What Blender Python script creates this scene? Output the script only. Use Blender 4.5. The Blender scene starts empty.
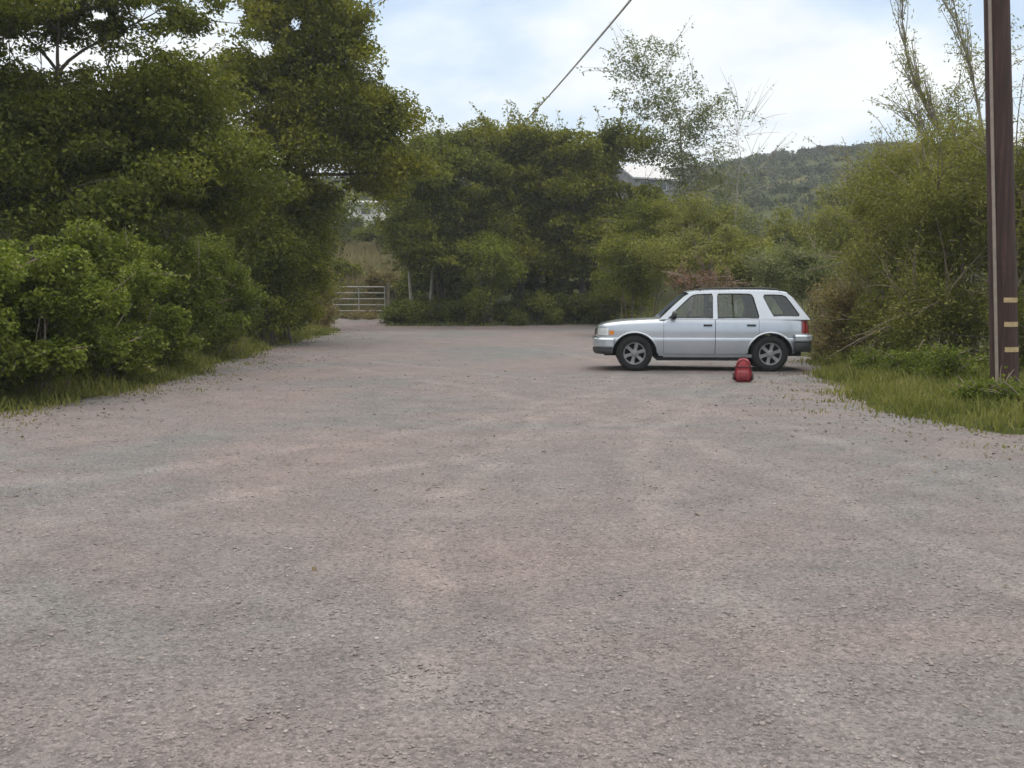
import bpy, bmesh, math, random
import numpy as np
from mathutils import Vector, noise
from mathutils.geometry import tessellate_polygon

random.seed(7)
RNG = np.random.default_rng(7)
S = bpy.context.scene
COL = S.collection
R = math.radians

# ------------------------------------------------------------------ camera
CAM_H = 1.55
PITCH = math.atan(89 / 1024)
cam_d = bpy.data.cameras.new("camera")
cam_d.lens = 36.0
cam_d.sensor_width = 36.0
cam_d.clip_start = 0.05
cam_d.clip_end = 6000
cam = bpy.data.objects.new("camera", cam_d)
COL.objects.link(cam)
cam.location = (0, 0, CAM_H)
cam.rotation_euler = (math.pi / 2 - PITCH, 0, 0)
S.camera = cam


def W(px, py, d):
    """the place in the world that lies at depth d behind a spot of the photograph"""
    cx, cy = (px - 512) / 1024, -(py - 384) / 1024
    f = Vector((0, math.cos(PITCH), -math.sin(PITCH)))
    u = Vector((0, math.sin(PITCH), math.cos(PITCH)))
    v = f + Vector((1, 0, 0)) * cx + u * cy
    return Vector((0, 0, CAM_H)) + v * (d / v.y)


# ------------------------------------------------------------------ materials
MATS = {}


def new_mat(name):
    m = bpy.data.materials.new(name)
    m.use_nodes = True
    nt = m.node_tree
    nt.nodes.clear()
    out = nt.nodes.new("ShaderNodeOutputMaterial")
    MATS[name] = m
    return m, nt, out


def nd(nt, kind, **kw):
    n = nt.nodes.new(kind)
    for k, v in kw.items():
        setattr(n, k, v)
    return n


def lk(nt, a, b):
    nt.links.new(a, b)


def ramp(nt, fac, stops):
    r = nt.nodes.new("ShaderNodeValToRGB")
    cr = r.color_ramp
    while len(cr.elements) < len(stops):
        cr.elements.new(0.5)
    for e, (p, c) in zip(cr.elements, stops):
        e.position = p
        e.color = (*c, 1)
    lk(nt, fac, r.inputs[0])
    return r.outputs[0]


def noise_tex(nt, vec, scale, detail=4, rough=0.6, dist=0.0):
    n = nt.nodes.new("ShaderNodeTexNoise")
    n.inputs["Scale"].default_value = scale
    n.inputs["Detail"].default_value = detail
    n.inputs["Roughness"].default_value = rough
    n.inputs["Distortion"].default_value = dist
    if vec is not None:
        lk(nt, vec, n.inputs["Vector"])
    return n


def simple(name, col, rough=0.6, metal=0.0, var=0.12, scale=8.0, bump=0.0, bscale=40, coat=0.0):
    m, nt, out = new_mat(name)
    p = nd(nt, "ShaderNodeBsdfPrincipled")
    tc = nd(nt, "ShaderNodeTexCoord")
    n = noise_tex(nt, tc.outputs["Object"], scale)
    a = tuple(max(0, c * (1 - var)) for c in col)
    b = tuple(min(1, c * (1 + var)) for c in col)
    lk(nt, ramp(nt, n.outputs["Fac"], [(0.3, a), (0.7, b)]), p.inputs["Base Color"])
    p.inputs["Roughness"].default_value = rough
    p.inputs["Metallic"].default_value = metal
    p.inputs["Coat Weight"].default_value = coat
    p.inputs["Coat Roughness"].default_value = 0.06
    if bump:
        n2 = noise_tex(nt, tc.outputs["Object"], bscale)
        b_ = nd(nt, "ShaderNodeBump")
        b_.inputs["Strength"].default_value = bump
        b_.inputs["Distance"].default_value = 0.02
        lk(nt, n2.outputs["Fac"], b_.inputs["Height"])
        lk(nt, b_.outputs[0], p.inputs["Normal"])
    lk(nt, p.outputs[0], out.inputs[0])
    return m


def leaf_mat(name, dark, mid, light, scale=0.8, trans=0.35, rough=0.55):
    """leaf colours vary from leaf to leaf and from branch to branch"""
    m, nt, out = new_mat(name)
    g = nd(nt, "ShaderNodeNewGeometry")
    tc = nd(nt, "ShaderNodeTexCoord")
    n = noise_tex(nt, tc.outputs["Object"], scale, 3)
    mx = nd(nt, "ShaderNodeMath", operation="MULTIPLY_ADD")
    lk(nt, g.outputs["Random Per Island"], mx.inputs[0])
    mx.inputs[1].default_value = 0.5
    sub = nd(nt, "ShaderNodeMath", operation="MULTIPLY_ADD")
    lk(nt, n.outputs["Fac"], sub.inputs[0])
    sub.inputs[1].default_value = 1.5
    sub.inputs[2].default_value = -0.5
    lk(nt, sub.outputs[0], mx.inputs[2])
    c = ramp(nt, mx.outputs[0], [(0.1, dark), (0.5, mid), (0.95, light)])
    p = nd(nt, "ShaderNodeBsdfPrincipled")
    lk(nt, c, p.inputs["Base Color"])
    p.inputs["Roughness"].default_value = rough
    p.inputs["Specular IOR Level"].default_value = 0.1 if rough < 0.9 else 0.0
    t = nd(nt, "ShaderNodeBsdfTranslucent")
    hs = nd(nt, "ShaderNodeHueSaturation")
    hs.inputs["Value"].default_value = 1.15
    hs.inputs["Saturation"].default_value = 1.1
    lk(nt, c, hs.inputs["Color"])
    lk(nt, hs.outputs[0], t.inputs["Color"])
    mix = nd(nt, "ShaderNodeMixShader")
    mix.inputs[0].default_value = trans
    lk(nt, p.outputs[0], mix.inputs[1])
    lk(nt, t.outputs[0], mix.inputs[2])
    lk(nt, mix.outputs[0], out.inputs[0])
    return m


LEAF = {
    "bramble": leaf_mat("bramble_leaf", (0.050, 0.074, 0.012), (0.118, 0.152, 0.024), (0.23, 0.25, 0.052), 1.3),
    "dark": leaf_mat("dark_leaf", (0.046, 0.062, 0.014), (0.112, 0.132, 0.022), (0.225, 0.23, 0.040), 0.45),
    "olive": leaf_mat("olive_leaf", (0.060, 0.076, 0.012), (0.145, 0.158, 0.020), (0.27, 0.26, 0.036), 0.5),
    "green": leaf_mat("green_leaf", (0.054, 0.070, 0.013), (0.132, 0.152, 0.023), (0.25, 0.255, 0.042), 0.5),
    "fresh": leaf_mat("fresh_leaf", (0.100, 0.128, 0.020), (0.200, 0.230, 0.036), (0.31, 0.33, 0.065), 0.8),
    "willow": leaf_mat("willow_leaf", (0.090, 0.104, 0.022), (0.188, 0.200, 0.045), (0.31, 0.305, 0.088), 0.7),
    "grey": leaf_mat("grey_green_leaf", (0.075, 0.090, 0.034), (0.150, 0.170, 0.065), (0.24, 0.255, 0.115), 0.6),
    "brown": leaf_mat("brown_leaf", (0.115, 0.090, 0.032), (0.205, 0.168, 0.064), (0.29, 0.245, 0.105), 1.2),
    "red": leaf_mat("reddish_leaf", (0.13, 0.068, 0.052), (0.20, 0.12, 0.085), (0.24, 0.20, 0.10), 1.2),
    "hill": leaf_mat("scrub_leaf", (0.054, 0.063, 0.042), (0.080, 0.092, 0.060), (0.116, 0.128, 0.080), 0.06, 0.15, 1.0),
    "grass": leaf_mat("grass_blade", (0.085, 0.098, 0.024), (0.152, 0.166, 0.040), (0.27, 0.25, 0.095), 0.9),
    "dry": leaf_mat("dry_grass_blade", (0.11, 0.097, 0.045), (0.18, 0.155, 0.076), (0.25, 0.22, 0.115), 0.5),
}
BARK = simple("bark", (0.075, 0.058, 0.045), 0.9, var=0.35, scale=6, bump=0.6, bscale=18)
PALE_BARK = simple("pale_bark", (0.34, 0.32, 0.27), 0.85, var=0.3, scale=9, bump=0.4, bscale=22)
TWIG = simple("twig", (0.16, 0.125, 0.095), 0.85, var=0.25)
GREY_TWIG = simple("grey_twig", (0.24, 0.21, 0.185), 0.85, var=0.25)


# ------------------------------------------------------------------ mesh helpers
def link_mesh(name, me, parent=None):
    o = bpy.data.objects.new(name, me)
    COL.objects.link(o)
    if parent is not None:
        o.parent = parent
    return o


def mesh_from_np(name, verts, quads=None, tris=None, mat=None, smooth=False):
    me = bpy.data.meshes.new(name)
    nq = 0 if quads is None else len(quads)
    ntri = 0 if tris is None else len(tris)
    me.vertices.add(len(verts))
    me.vertices.foreach_set("co", np.asarray(verts, np.float32).ravel())
    loops, starts, totals = [], [], []
    pos = 0
    if nq:
        loops.append(np.asarray(quads, np.int32).ravel())
        starts.append(np.arange(nq) * 4)
        totals.append(np.full(nq, 4))
        pos = nq * 4
    if ntri:
        loops.append(np.asarray(tris, np.int32).ravel())
        starts.append(pos + np.arange(ntri) * 3)
        totals.append(np.full(ntri, 3))
    loops = np.concatenate(loops)
    me.loops.add(len(loops))
    me.loops.foreach_set("vertex_index", loops.astype(np.int32))
    me.polygons.add(nq + ntri)
    me.polygons.foreach_set("loop_start", np.concatenate(starts).astype(np.int32))
    me.polygons.foreach_set("loop_total", np.concatenate(totals).astype(np.int32))
    if smooth:
        me.polygons.foreach_set("use_smooth", np.ones(nq + ntri, bool))
    me.update(calc_edges=True)
    me.validate()
    if mat:
        me.materials.append(mat)
    return me


class MB:
    """collects shapes for ONE mesh"""

    def __init__(self):
        self.v, self.f = [], []

    def add(self, vs, fs):
        o = len(self.v)
        self.v += [tuple(p) for p in vs]
        self.f += [tuple(i + o for i in f) for f in fs]
        return self

    def box(self, a, b):
        (x0, y0, z0), (x1, y1, z1) = a, b
        vs = [(x, y, z) for z in (z0, z1) for y in (y0, y1) for x in (x0, x1)]
        return self.add(vs, [(0, 2, 3, 1), (4, 5, 7, 6), (0, 1, 5, 4), (2, 6, 7, 3), (0, 4, 6, 2), (1, 3, 7, 5)])

    def tube(self, pts, rad, n=8, caps=True, closed=False):
        pts = [Vector(p) for p in pts]
        if not isinstance(rad, (list, tuple)):
            rad = [rad] * len(pts)
        m = len(pts)
        vs, fs = [], []
        prev = None
        for i, p in enumerate(pts):
            if closed:
                t = (pts[(i + 1) % m] - pts[i - 1]).normalized()
            else:
                t = (pts[min(i + 1, m - 1)] - pts[max(i - 1, 0)]).normalized()
            ref = prev if prev is not None else (Vector((0, 0, 1)) if abs(t.z) < 0.9 else Vector((1, 0, 0)))
            s = ref - t * ref.dot(t)
            if s.length < 1e-6:
                s = t.orthogonal()
            s.normalize()
            prev = s
            q = t.cross(s)
            for k in range(n):
                a = 2 * math.pi * k / n
                vs.append(p + (s * math.cos(a) + q * math.sin(a)) * rad[i])
        for i in range(m if closed else m - 1):
            j = (i + 1) % m
            for k in range(n):
                k2 = (k + 1) % n
                fs.append((i * n + k, i * n + k2, j * n + k2, j * n + k))
        if caps and not closed:
            fs.append(tuple(range(n - 1, -1, -1)))
            fs.append(tuple((m - 1) * n + k for k in range(n)))
        return self.add(vs, fs)

    def lathe_y(self, prof, c, n=32):
        """prof = [(radius, y)], spun about the y axis through c"""
        m = len(prof)
        vs, fs = [], []
        for k in range(n):
            a = 2 * math.pi * k / n
            for r, y in prof:
                vs.append((c[0] + r * math.cos(a), c[1] + y, c[2] + r * math.sin(a)))
        for k in range(n):
            k2 = (k + 1) % n
            for i in range(m - 1):
                fs.append((k * m + i, k2 * m + i, k2 * m + i + 1, k * m + i + 1))
        return self.add(vs, fs)

    def grid(self, rows):
        n = len(rows[0])
        vs = [p for r in rows for p in r]
        fs = []
        for i in range(len(rows) - 1):
            for j in range(n - 1):
                fs.append((i * n + j, i * n + j + 1, (i + 1) * n + j + 1, (i + 1) * n + j))
        return self.add(vs, fs)

    def build(self, name, mat, parent=None, smooth=None, bevel=0.0, merge=False, recalc=True):
        bm = bmesh.new()
        vs = [bm.verts.new(p) for p in self.v]
        for f in self.f:
            q = []
            for i in f:
                if vs[i] not in q:
                    q.append(vs[i])
            if len(q) > 2:
                try:
                    bm.faces.new(q)
                except ValueError:
                    pass
        if merge:
            bmesh.ops.remove_doubles(bm, verts=bm.verts, dist=0.0008)
            bmesh.ops.dissolve_degenerate(bm, edges=bm.edges, dist=0.0005)
        if recalc:
            bmesh.ops.recalc_face_normals(bm, faces=bm.faces)
        if bevel:
            bmesh.ops.bevel(bm, geom=[e for e in bm.edges if e.is_manifold and e.calc_face_angle(0) > 0.5],
                            offset=bevel, segments=2, affect="EDGES", profile=0.6)
        me = bpy.data.meshes.new(name)
        bm.to_mesh(me)
        bm.free()
        if mat:
            me.materials.append(mat)
        if smooth is not None:
            me.polygons.foreach_set("use_smooth", np.ones(len(me.polygons), bool))
            me.set_sharp_from_angle(angle=R(smooth))
        return link_mesh(name, me, parent)


def tag(o, label=None, cat=None, group=None, kind=None):
    if label:
        o["label"] = label
    if cat:
        o["category"] = cat
    if group:
        o["group"] = group
    if kind:
        o["kind"] = kind
    return o


def thing(name, label, cat, loc=(0, 0, 0), rz=0.0, group=None):
    o = bpy.data.objects.new(name, None)
    o.empty_display_size = 0.2
    COL.objects.link(o)
    o.location = loc
    o.rotation_euler = (0, 0, rz)
    return tag(o, label, cat, group)


# ------------------------------------------------------------------ the lie of the land
L_EDGE = [(-30, -12), (0, -9.5), (8, -7.6), (13.6, -6.8), (16.4, -6.25), (21, -6.5), (30, -7.2), (40, -7.4), (47, -7.6), (60, -7.6)]
R_EDGE = [(-30, 10), (0, 8), (8, 6.6), (11.3, 5.65), (12.2, 5.1), (13.8, 5.0), (17.6, 5.6), (20, 6.2), (24, 7.2), (30, 7.5), (40, 7), (60, 7)]


def interp(tab, y):
    return float(np.interp(y, [a for a, _ in tab], [b for _, b in tab]))


def outside(x, y):
    """metres beyond the edge of the gravel (negative on it)"""
    w = 0.5 * noise.noise((x * 0.45, y * 0.45, 3.1)) + 0.22 * noise.noise((x * 1.7, y * 1.7, 9.0))
    far = y - (49.0 + 0.12 * x)
    e = max(interp(L_EDGE, y) - x, x - interp(R_EDGE, y), far)
    if -9.2 < x < -5.5 and y > 44:            # the track to the gate
        e = min(e, max(-9.0 - x, x + 6.0, y - 60))
    return e + w


def sstep(a, b, t):
    t = min(1, max(0, (t - a) / (b - a)))
    return t * t * (3 - 2 * t)


def ground_z(x, y):
    e = outside(x, y)
    z = -0.06 + 0.12 * sstep(-0.35, 0.35, e)
    if e > 0:
        z += 0.05 * min(e, 14) * (1 if x < 0 or y > 40 else 0.3)
        z += 0.10 * noise.noise((x * 0.35, y * 0.35, 0)) * min(1, e)
    if y > 47:
        z += 0.055 * min(y - 47, 11)
    if y > 58:
        crest = 262 + 12 * noise.noise((x * 0.012, 1.7, 0))
        top = 29.5 + 7.8 * sstep(15, 95, x) + 7.0 * sstep(25, -25, x) - 12 * sstep(40, -120, x) + 2.2 * noise.noise((x * 0.03, 4.0, 2.0))
        t = (y - 58) / (crest - 58)
        rise = top * t if t < 0.93 else top * (0.93 + 0.07 * math.sin(min(1, (t - 0.93) / 0.14) * math.pi / 2))
        if t > 1.07:
            rise = top - min(40, (y - crest - 14) * 0.12)
        z += rise + 1.6 * noise.noise((x * 0.05, y * 0.05, 5)) * min(1, (y - 58) / 40)
    return z


def axis(lo, hi, dense_lo, dense_hi, step, grow=1.18):
    a = list(np.arange(dense_lo, dense_hi + 1e-6, step))
    s, v = step, dense_hi
    while v < hi:
        s *= grow
        v += s
        a.append(v)
    s, v = step, dense_lo
    while v > lo:
        s *= grow
        v -= s
        a.insert(0, v)
    return a


# ground
tm, nt, out = new_mat("meadow_soil")
tc = nd(nt, "ShaderNodeTexCoord")
n1 = noise_tex(nt, tc.outputs["Object"], 0.12, 6, 0.65)
n2 = noise_tex(nt, tc.outputs["Object"], 2.6, 6, 0.7)
c1 = ramp(nt, n1.outputs["Fac"], [(0.36, (0.045, 0.056, 0.022)), (0.52, (0.068, 0.076, 0.032)), (0.70, (0.12, 0.108, 0.055))])
c2 = ramp(nt, n2.outputs["Fac"], [(0.35, (0.55, 0.58, 0.5)), (0.65, (1.15, 1.1, 1.05))])
mixc = nd(nt, "ShaderNodeMix", data_type="RGBA", blend_type="MULTIPLY")
mixc.inputs["Factor"].default_value = 1.0
lk(nt, c1, mixc.inputs["A"])
lk(nt, c2, mixc.inputs["B"])
p = nd(nt, "ShaderNodeBsdfPrincipled")
lk(nt, mixc.outputs["Result"], p.inputs["Base Color"])
p.inputs["Roughness"].default_value = 1.0
p.inputs["Specular IOR Level"].default_value = 0.03
bp = nd(nt, "ShaderNodeBump")
bp.inputs["Strength"].default_value = 0.8
bp.inputs["Distance"].default_value = 0.1
lk(nt, n2.outputs["Fac"], bp.inputs["Height"])
lk(nt, bp.outputs[0], p.inputs["Normal"])
lk(nt, p.outputs[0], out.inputs[0])

xs = axis(-1600, 1600, -16, 14, 0.4)
ys = axis(-120, 2200, -10, 62, 0.5, 1.09)
rows = [[(x, y, ground_z(x, y)) for x in xs] for y in ys]
V = np.array(rows).reshape(-1, 3)
nx, ny = len(xs), len(ys)
ii, jj = np.meshgrid(np.arange(ny - 1), np.arange(nx - 1), indexing="ij")
a = (ii * nx + jj).ravel()
Q = np.stack([a, a + 1, a + nx + 1, a + nx], 1)
ground = link_mesh("ground", mesh_from_np("ground", V, Q, None, tm, True))
tag(ground, kind="structure")

# gravel lot
gm, nt, out = new_mat("gravel")
tc = nd(nt, "ShaderNodeTexCoord")
obj_c = tc.outputs["Object"]
big = noise_tex(nt, obj_c, 0.20, 5, 0.6, 0.8)
mid = noise_tex(nt, obj_c, 1.7, 6, 0.7)
fine = noise_tex(nt, obj_c, 60, 4, 0.75)
vor = nd(nt, "ShaderNodeTexVoronoi", feature="F1")
vor.inputs["Scale"].default_value = 58
lk(nt, obj_c, vor.inputs["Vector"])
vor2 = nd(nt, "ShaderNodeTexVoronoi", feature="F1")
vor2.inputs["Scale"].default_value = 130
lk(nt, obj_c, vor2.inputs["Vector"])
base = ramp(nt, big.outputs["Fac"], [(0.38, (0.140, 0.139, 0.139)), (0.5, (0.163, 0.143, 0.140)), (0.62, (0.180, 0.148, 0.143))])
sep = nd(nt, "ShaderNodeSeparateColor")
lk(nt, vor.outputs["Color"], sep.inputs[0])
stone = ramp(nt, sep.outputs[0], [(0.0, (0.62, 0.61, 0.61)), (0.3, (0.88, 0.88, 0.88)), (0.8, (1.05, 1.04, 1.03)), (1.0, (1.25, 1.23, 1.22))])
sep2 = nd(nt, "ShaderNodeSeparateColor")
lk(nt, vor2.outputs["Color"], sep2.inputs[0])
stone2 = ramp(nt, sep2.outputs[1], [(0.0, (0.75, 0.74, 0.73)), (1.0, (1.2, 1.2, 1.2))])
patch = ramp(nt, mid.outputs["Fac"], [(0.3, (0.78, 0.78, 0.78)), (0.7, (1.12, 1.11, 1.1))])
cur = base
# worn wheel tracks: paler, finer, swept arcs
wob = nd(nt, "ShaderNodeVectorMath", operation="ADD")
nw = noise_tex(nt, obj_c, 0.6, 3)
lk(nt, obj_c, wob.inputs[0])
lk(nt, nw.outputs["Color"], wob.inputs[1])
track = None
for (cx_, cy_, r0) in ((-16.0, 22.0, 18.2), (-16.0, 22.0, 19.7), (24.0, 6.0, 23.0), (24.0, 6.0, 24.5), (-30.0, 2.0, 33.0), (-30.0, 2.0, 34.6)):
    ds = nd(nt, "ShaderNodeVectorMath", operation="DISTANCE")
    lk(nt, wob.outputs[0], ds.inputs[0])
    ds.inputs[1].default_value = (cx_ + 0.5, cy_ + 0.5, 0.5)
    sb = nd(nt, "ShaderNodeMath", operation="SUBTRACT")
    lk(nt, ds.outputs["Value"], sb.inputs[0])
    sb.inputs[1].default_value = r0
    ab = nd(nt, "ShaderNodeMath", operation="ABSOLUTE")
    lk(nt, sb.outputs[0], ab.inputs[0])
    mr = nd(nt, "ShaderNodeMapRange", interpolation_type="SMOOTHSTEP")
    lk(nt, ab.outputs[0], mr.inputs["Value"])
    mr.inputs["From Min"].default_value = 0.06
    mr.inputs["From Max"].default_value = 0.24
    mr.inputs["To Min"].default_value = 1.0
    mr.inputs["To Max"].default_value = 0.0
    if track is None:
        track = mr.outputs[0]
    else:
        mxm = nd(nt, "ShaderNodeMath", operation="MAXIMUM")
        lk(nt, track, mxm.inputs[0])
        lk(nt, mr.outputs[0], mxm.inputs[1])
        track = mxm.outputs[0]
tmul = nd(nt, "ShaderNodeMath", operation="MULTIPLY")
lk(nt, track, tmul.inputs[0])
lk(nt, mid.outputs["Fac"], tmul.inputs[1])
worn = ramp(nt, tmul.outputs[0], [(0.0, (1, 1, 1)), (0.6, (1.16, 1.15, 1.14))])
for cc in (stone, stone2, patch, worn):
    mm = nd(nt, "ShaderNodeMix", data_type="RGBA", blend_type="MULTIPLY")
    mm.inputs["Factor"].default_value = 1.0
    lk(nt, cur, mm.inputs["A"])
    lk(nt, cc, mm.inputs["B"])
    cur = mm.outputs["Result"]
p = nd(nt, "ShaderNodeBsdfPrincipled")
lk(nt, cur, p.inputs["Base Color"])
p.inputs["Roughness"].default_value = 0.92
p.inputs["Specular IOR Level"].default_value = 0.25
addn = nd(nt, "ShaderNodeMath", operation="MULTIPLY_ADD")
lk(nt, vor.outputs["Distance"], addn.inputs[0])
addn.inputs[1].default_value = -0.9
lk(nt, fine.outputs["Fac"], addn.inputs[2])
bp = nd(nt, "ShaderNodeBump")
bp.inputs["Strength"].default_value = 0.55
bp.inputs["Distance"].default_value = 0.009
lk(nt, addn.outputs[0], bp.inputs["Height"])
bp2 = nd(nt, "ShaderNodeBump")
bp2.inputs["Strength"].default_value = 0.5
bp2.inputs["Distance"].default_value = 0.08
lk(nt, mid.outputs["Fac"], bp2.inputs["Height"])
lk(nt, bp.outputs[0], bp2.inputs["Normal"])
lk(nt, bp2.outputs[0], p.inputs["Normal"])
lk(nt, p.outputs[0], out.inputs[0])


def lot_z(x, y):
    return 0.018 * noise.noise((x * 0.5, y * 0.5, 7)) + 0.008 * noise.noise((x * 2.3, y * 2.3, 1)) + (0.055 * (y - 47) if y > 47 else 0)


gx = np.arange(-13, 11.01, 0.25)
gy = np.arange(-12, 60.01, 0.25)
nx, ny = len(gx), len(gy)
V = np.array([[(x, y, lot_z(x, y)) for x in gx] for y in gy]).reshape(-1, 3)
E = np.array([outside(v[0], v[1]) for v in V])
ii, jj = np.meshgrid(np.arange(ny - 1), np.arange(nx - 1), indexing="ij")
a = (ii * nx + jj).ravel()
Q = np.stack([a, a + 1, a + nx + 1, a + nx], 1)
Q = Q[(E[Q] < 0.7).all(1)]
used = np.unique(Q)
rem = -np.ones(len(V), int)
rem[used] = np.arange(len(used))
lot = link_mesh("gravel_lot", mesh_from_np("gravel_lot", V[used], rem[Q], None, gm, True))
tag(lot, kind="structure")

# loose stones lying on the gravel
sm, nt, out = new_mat("loose_stone")
g = nd(nt, "ShaderNodeNewGeometry")
p = nd(nt, "ShaderNodeBsdfPrincipled")
lk(nt, ramp(nt, g.outputs["Random Per Island"], [(0.0, (0.145, 0.130, 0.122)), (0.3, (0.185, 0.160, 0.150)), (0.9, (0.225, 0.19, 0.175)), (1.0, (0.33, 0.30, 0.285))]), p.inputs["Base Color"])
p.inputs["Roughness"].default_value = 0.9
lk(nt, p.outputs[0], out.inputs[0])
ico = bmesh.new()
bmesh.ops.create_icosphere(ico, subdivisions=1, radius=1)
IV = np.array([v.co for v in ico.verts])
IF = np.array([[v.index for v in f.verts] for f in ico.faces])
ico.free()
NS = 44000
dd = 2.6 + 17 * RNG.random(NS) ** 1.6
xx = (RNG.random(NS) - 0.5) * 1.25 * dd
keep = np.array([outside(x, y) < 0.2 for x, y in zip(xx, dd)])
xx, dd = xx[keep], dd[keep]
NS = len(xx)
rad = 0.002 + 0.0095 * RNG.random(NS) ** 5 + 0.00035 * dd
zz = np.array([lot_z(x, y) for x, y in zip(xx, dd)])
sc = rad[:, None] * (0.7 + 0.7 * RNG.random((NS, 3))) * np.array([1, 1, 0.45])
P = IV[None] * (0.8 + 0.4 * RNG.random((NS, len(IV), 1)))
P = P * sc[:, None, :]
th = RNG.random(NS) * 6.283
c_, s_ = np.cos(th)[:, None], np.sin(th)[:, None]
P = np.stack([P[..., 0] * c_ - P[..., 1] * s_, P[..., 0] * s_ + P[..., 1] * c_, P[..., 2]], -1)
P += np.stack([xx, dd, zz + sc[:, 2] * 0.25], 1)[:, None, :]
F = (IF[None] + (np.arange(NS) * len(IV))[:, None, None]).reshape(-1, 3)
st = link_mesh("gravel", mesh_from_np("gravel", P.reshape(-1, 3), None, F, sm))
tag(st, kind="stuff", label="loose pinkish grey stones strewn over the gravel lot", cat="gravel")


# ------------------------------------------------------------------ plants
def unit(a):
    return a / np.maximum(np.linalg.norm(a, axis=-1, keepdims=True), 1e-9)


def leaves_np(C, L, Wd, updir=0.55, axis_dir=None, axis_mix=0.0):
    """one folded lozenge per leaf"""
    n = len(C)
    nor = unit(RNG.normal(size=(n, 3)) + np.array([0, 0, updir * 2]))
    ax = RNG.normal(size=(n, 3))
    ax[:, 2] -= 0.35
    if axis_dir is not None:
        ax = unit(ax) * (1 - axis_mix) + axis_dir * axis_mix
    ax = unit(ax - nor * (ax * nor).sum(1, keepdims=True))
    sd = np.cross(nor, ax)
    ln = L * (0.6 + 0.8 * RNG.random((n, 1)))
    wd = Wd * (0.6 + 0.8 * RNG.random((n, 1)))
    up = nor * wd * 0.22
    v = np.stack([C - ax * ln * 0.5, C + sd * wd * 0.5 + up - ax * ln * 0.06, C + ax * ln * 0.5 - nor * ln * 0.08, C - sd * wd * 0.5 + up - ax * ln * 0.06], 1)
    q = np.arange(n * 4).reshape(n, 4)
    return v.reshape(-1, 3), q


def bent(p, q, k=5, sag=0.12):
    p, q = Vector(p), Vector(q)
    L = (q - p).length
    j = Vector((random.uniform(-1, 1), random.uniform(-1, 1), random.uniform(-0.3, 1.0))) * L * sag
    j2 = Vector((random.uniform(-1, 1), random.uniform(-1, 1), random.uniform(-1, 1))) * L * sag * 0.4
    pts = []
    for i in range(k):
        t = i / (k - 1)
        pts.append(p.lerp(q, t) + j * (4 * t * (1 - t)) + j2 * math.sin(t * 6.28))
    return pts


HOLES = []      # (px, py, rx, ry) openings between the boughs


def project(P):
    """pixel of world points"""
    x, y, z = P[:, 0], P[:, 1], P[:, 2] - CAM_H
    dep = y * math.cos(PITCH) - z * math.sin(PITCH)
    up = y * math.sin(PITCH) + z * math.cos(PITCH)
    return 512 + 1024 * x / dep, 384 - 1024 * up / dep


def clumps_in(lobes, holes=()):
    """clump centres spread through the lobes of a crown, thicker towards the outside"""
    out_c, out_r, out_l = [], [], []
    for li, lb in enumerate(lobes):
        px, py, d, rx, ry, n, cr = lb
        c = np.array(W(px, py, d))
        s = d / 1024
        rad3 = np.array([rx * s, max(rx, ry) * s * 0.8, ry * s])
        v = unit(RNG.normal(size=(n, 3))) * (RNG.random((n, 1)) ** 0.45) * (0.82 + 0.3 * RNG.random((n, 1)))
        P = c + v * rad3
        out_c.append(P)
        out_r.append(cr * (0.5 + 0.95 * RNG.random(n) ** 1.3))
        out_l.append(np.full(n, li))
    P, r, l = np.concatenate(out_c), np.concatenate(out_r), np.concatenate(out_l)
    ok = np.ones(len(P), bool)
    for hx, hy, ha, hb in holes:
        qx, qy = project(P)
        ok &= ((qx - hx) / ha) ** 2 + ((qy - hy) / hb) ** 2 > 0.8
    return P[ok], r[ok], l[ok]


def foliage_mesh(name, P, r, per, L, Wd, mat, flat=0.75, updir=0.55, axis_mix=0.0, holes=(), up_axis=False):
    n = np.maximum(3, (per * (r / r.mean()) ** 2).astype(int))
    idx = np.repeat(np.arange(len(P)), n)
    off = RNG.normal(size=(len(idx), 3))
    off = unit(off) * (RNG.random((len(idx), 1)) ** 0.55) * np.array([1, 1, flat])
    C = P[idx] + off * r[idx][:, None]
    zmin = np.array([0.02])
    C[:, 2] = np.maximum(C[:, 2], zmin)
    for hx, hy, ha, hb in holes:
        qx, qy = project(C)
        k = ((qx - hx) / ha) ** 2 + ((qy - hy) / hb) ** 2 > 0.1 + 1.0 * RNG.random(len(C))
        C, off = C[k], off[k]
    ax = unit(off + np.array([0, 0, 1.2 if up_axis else -0.15]))
    v, q = leaves_np(C, L, Wd, updir, ax, axis_mix)
    return v, q


def rel(me_verts, base):
    return me_verts - np.array(base)


NLEAF = [0]


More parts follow.
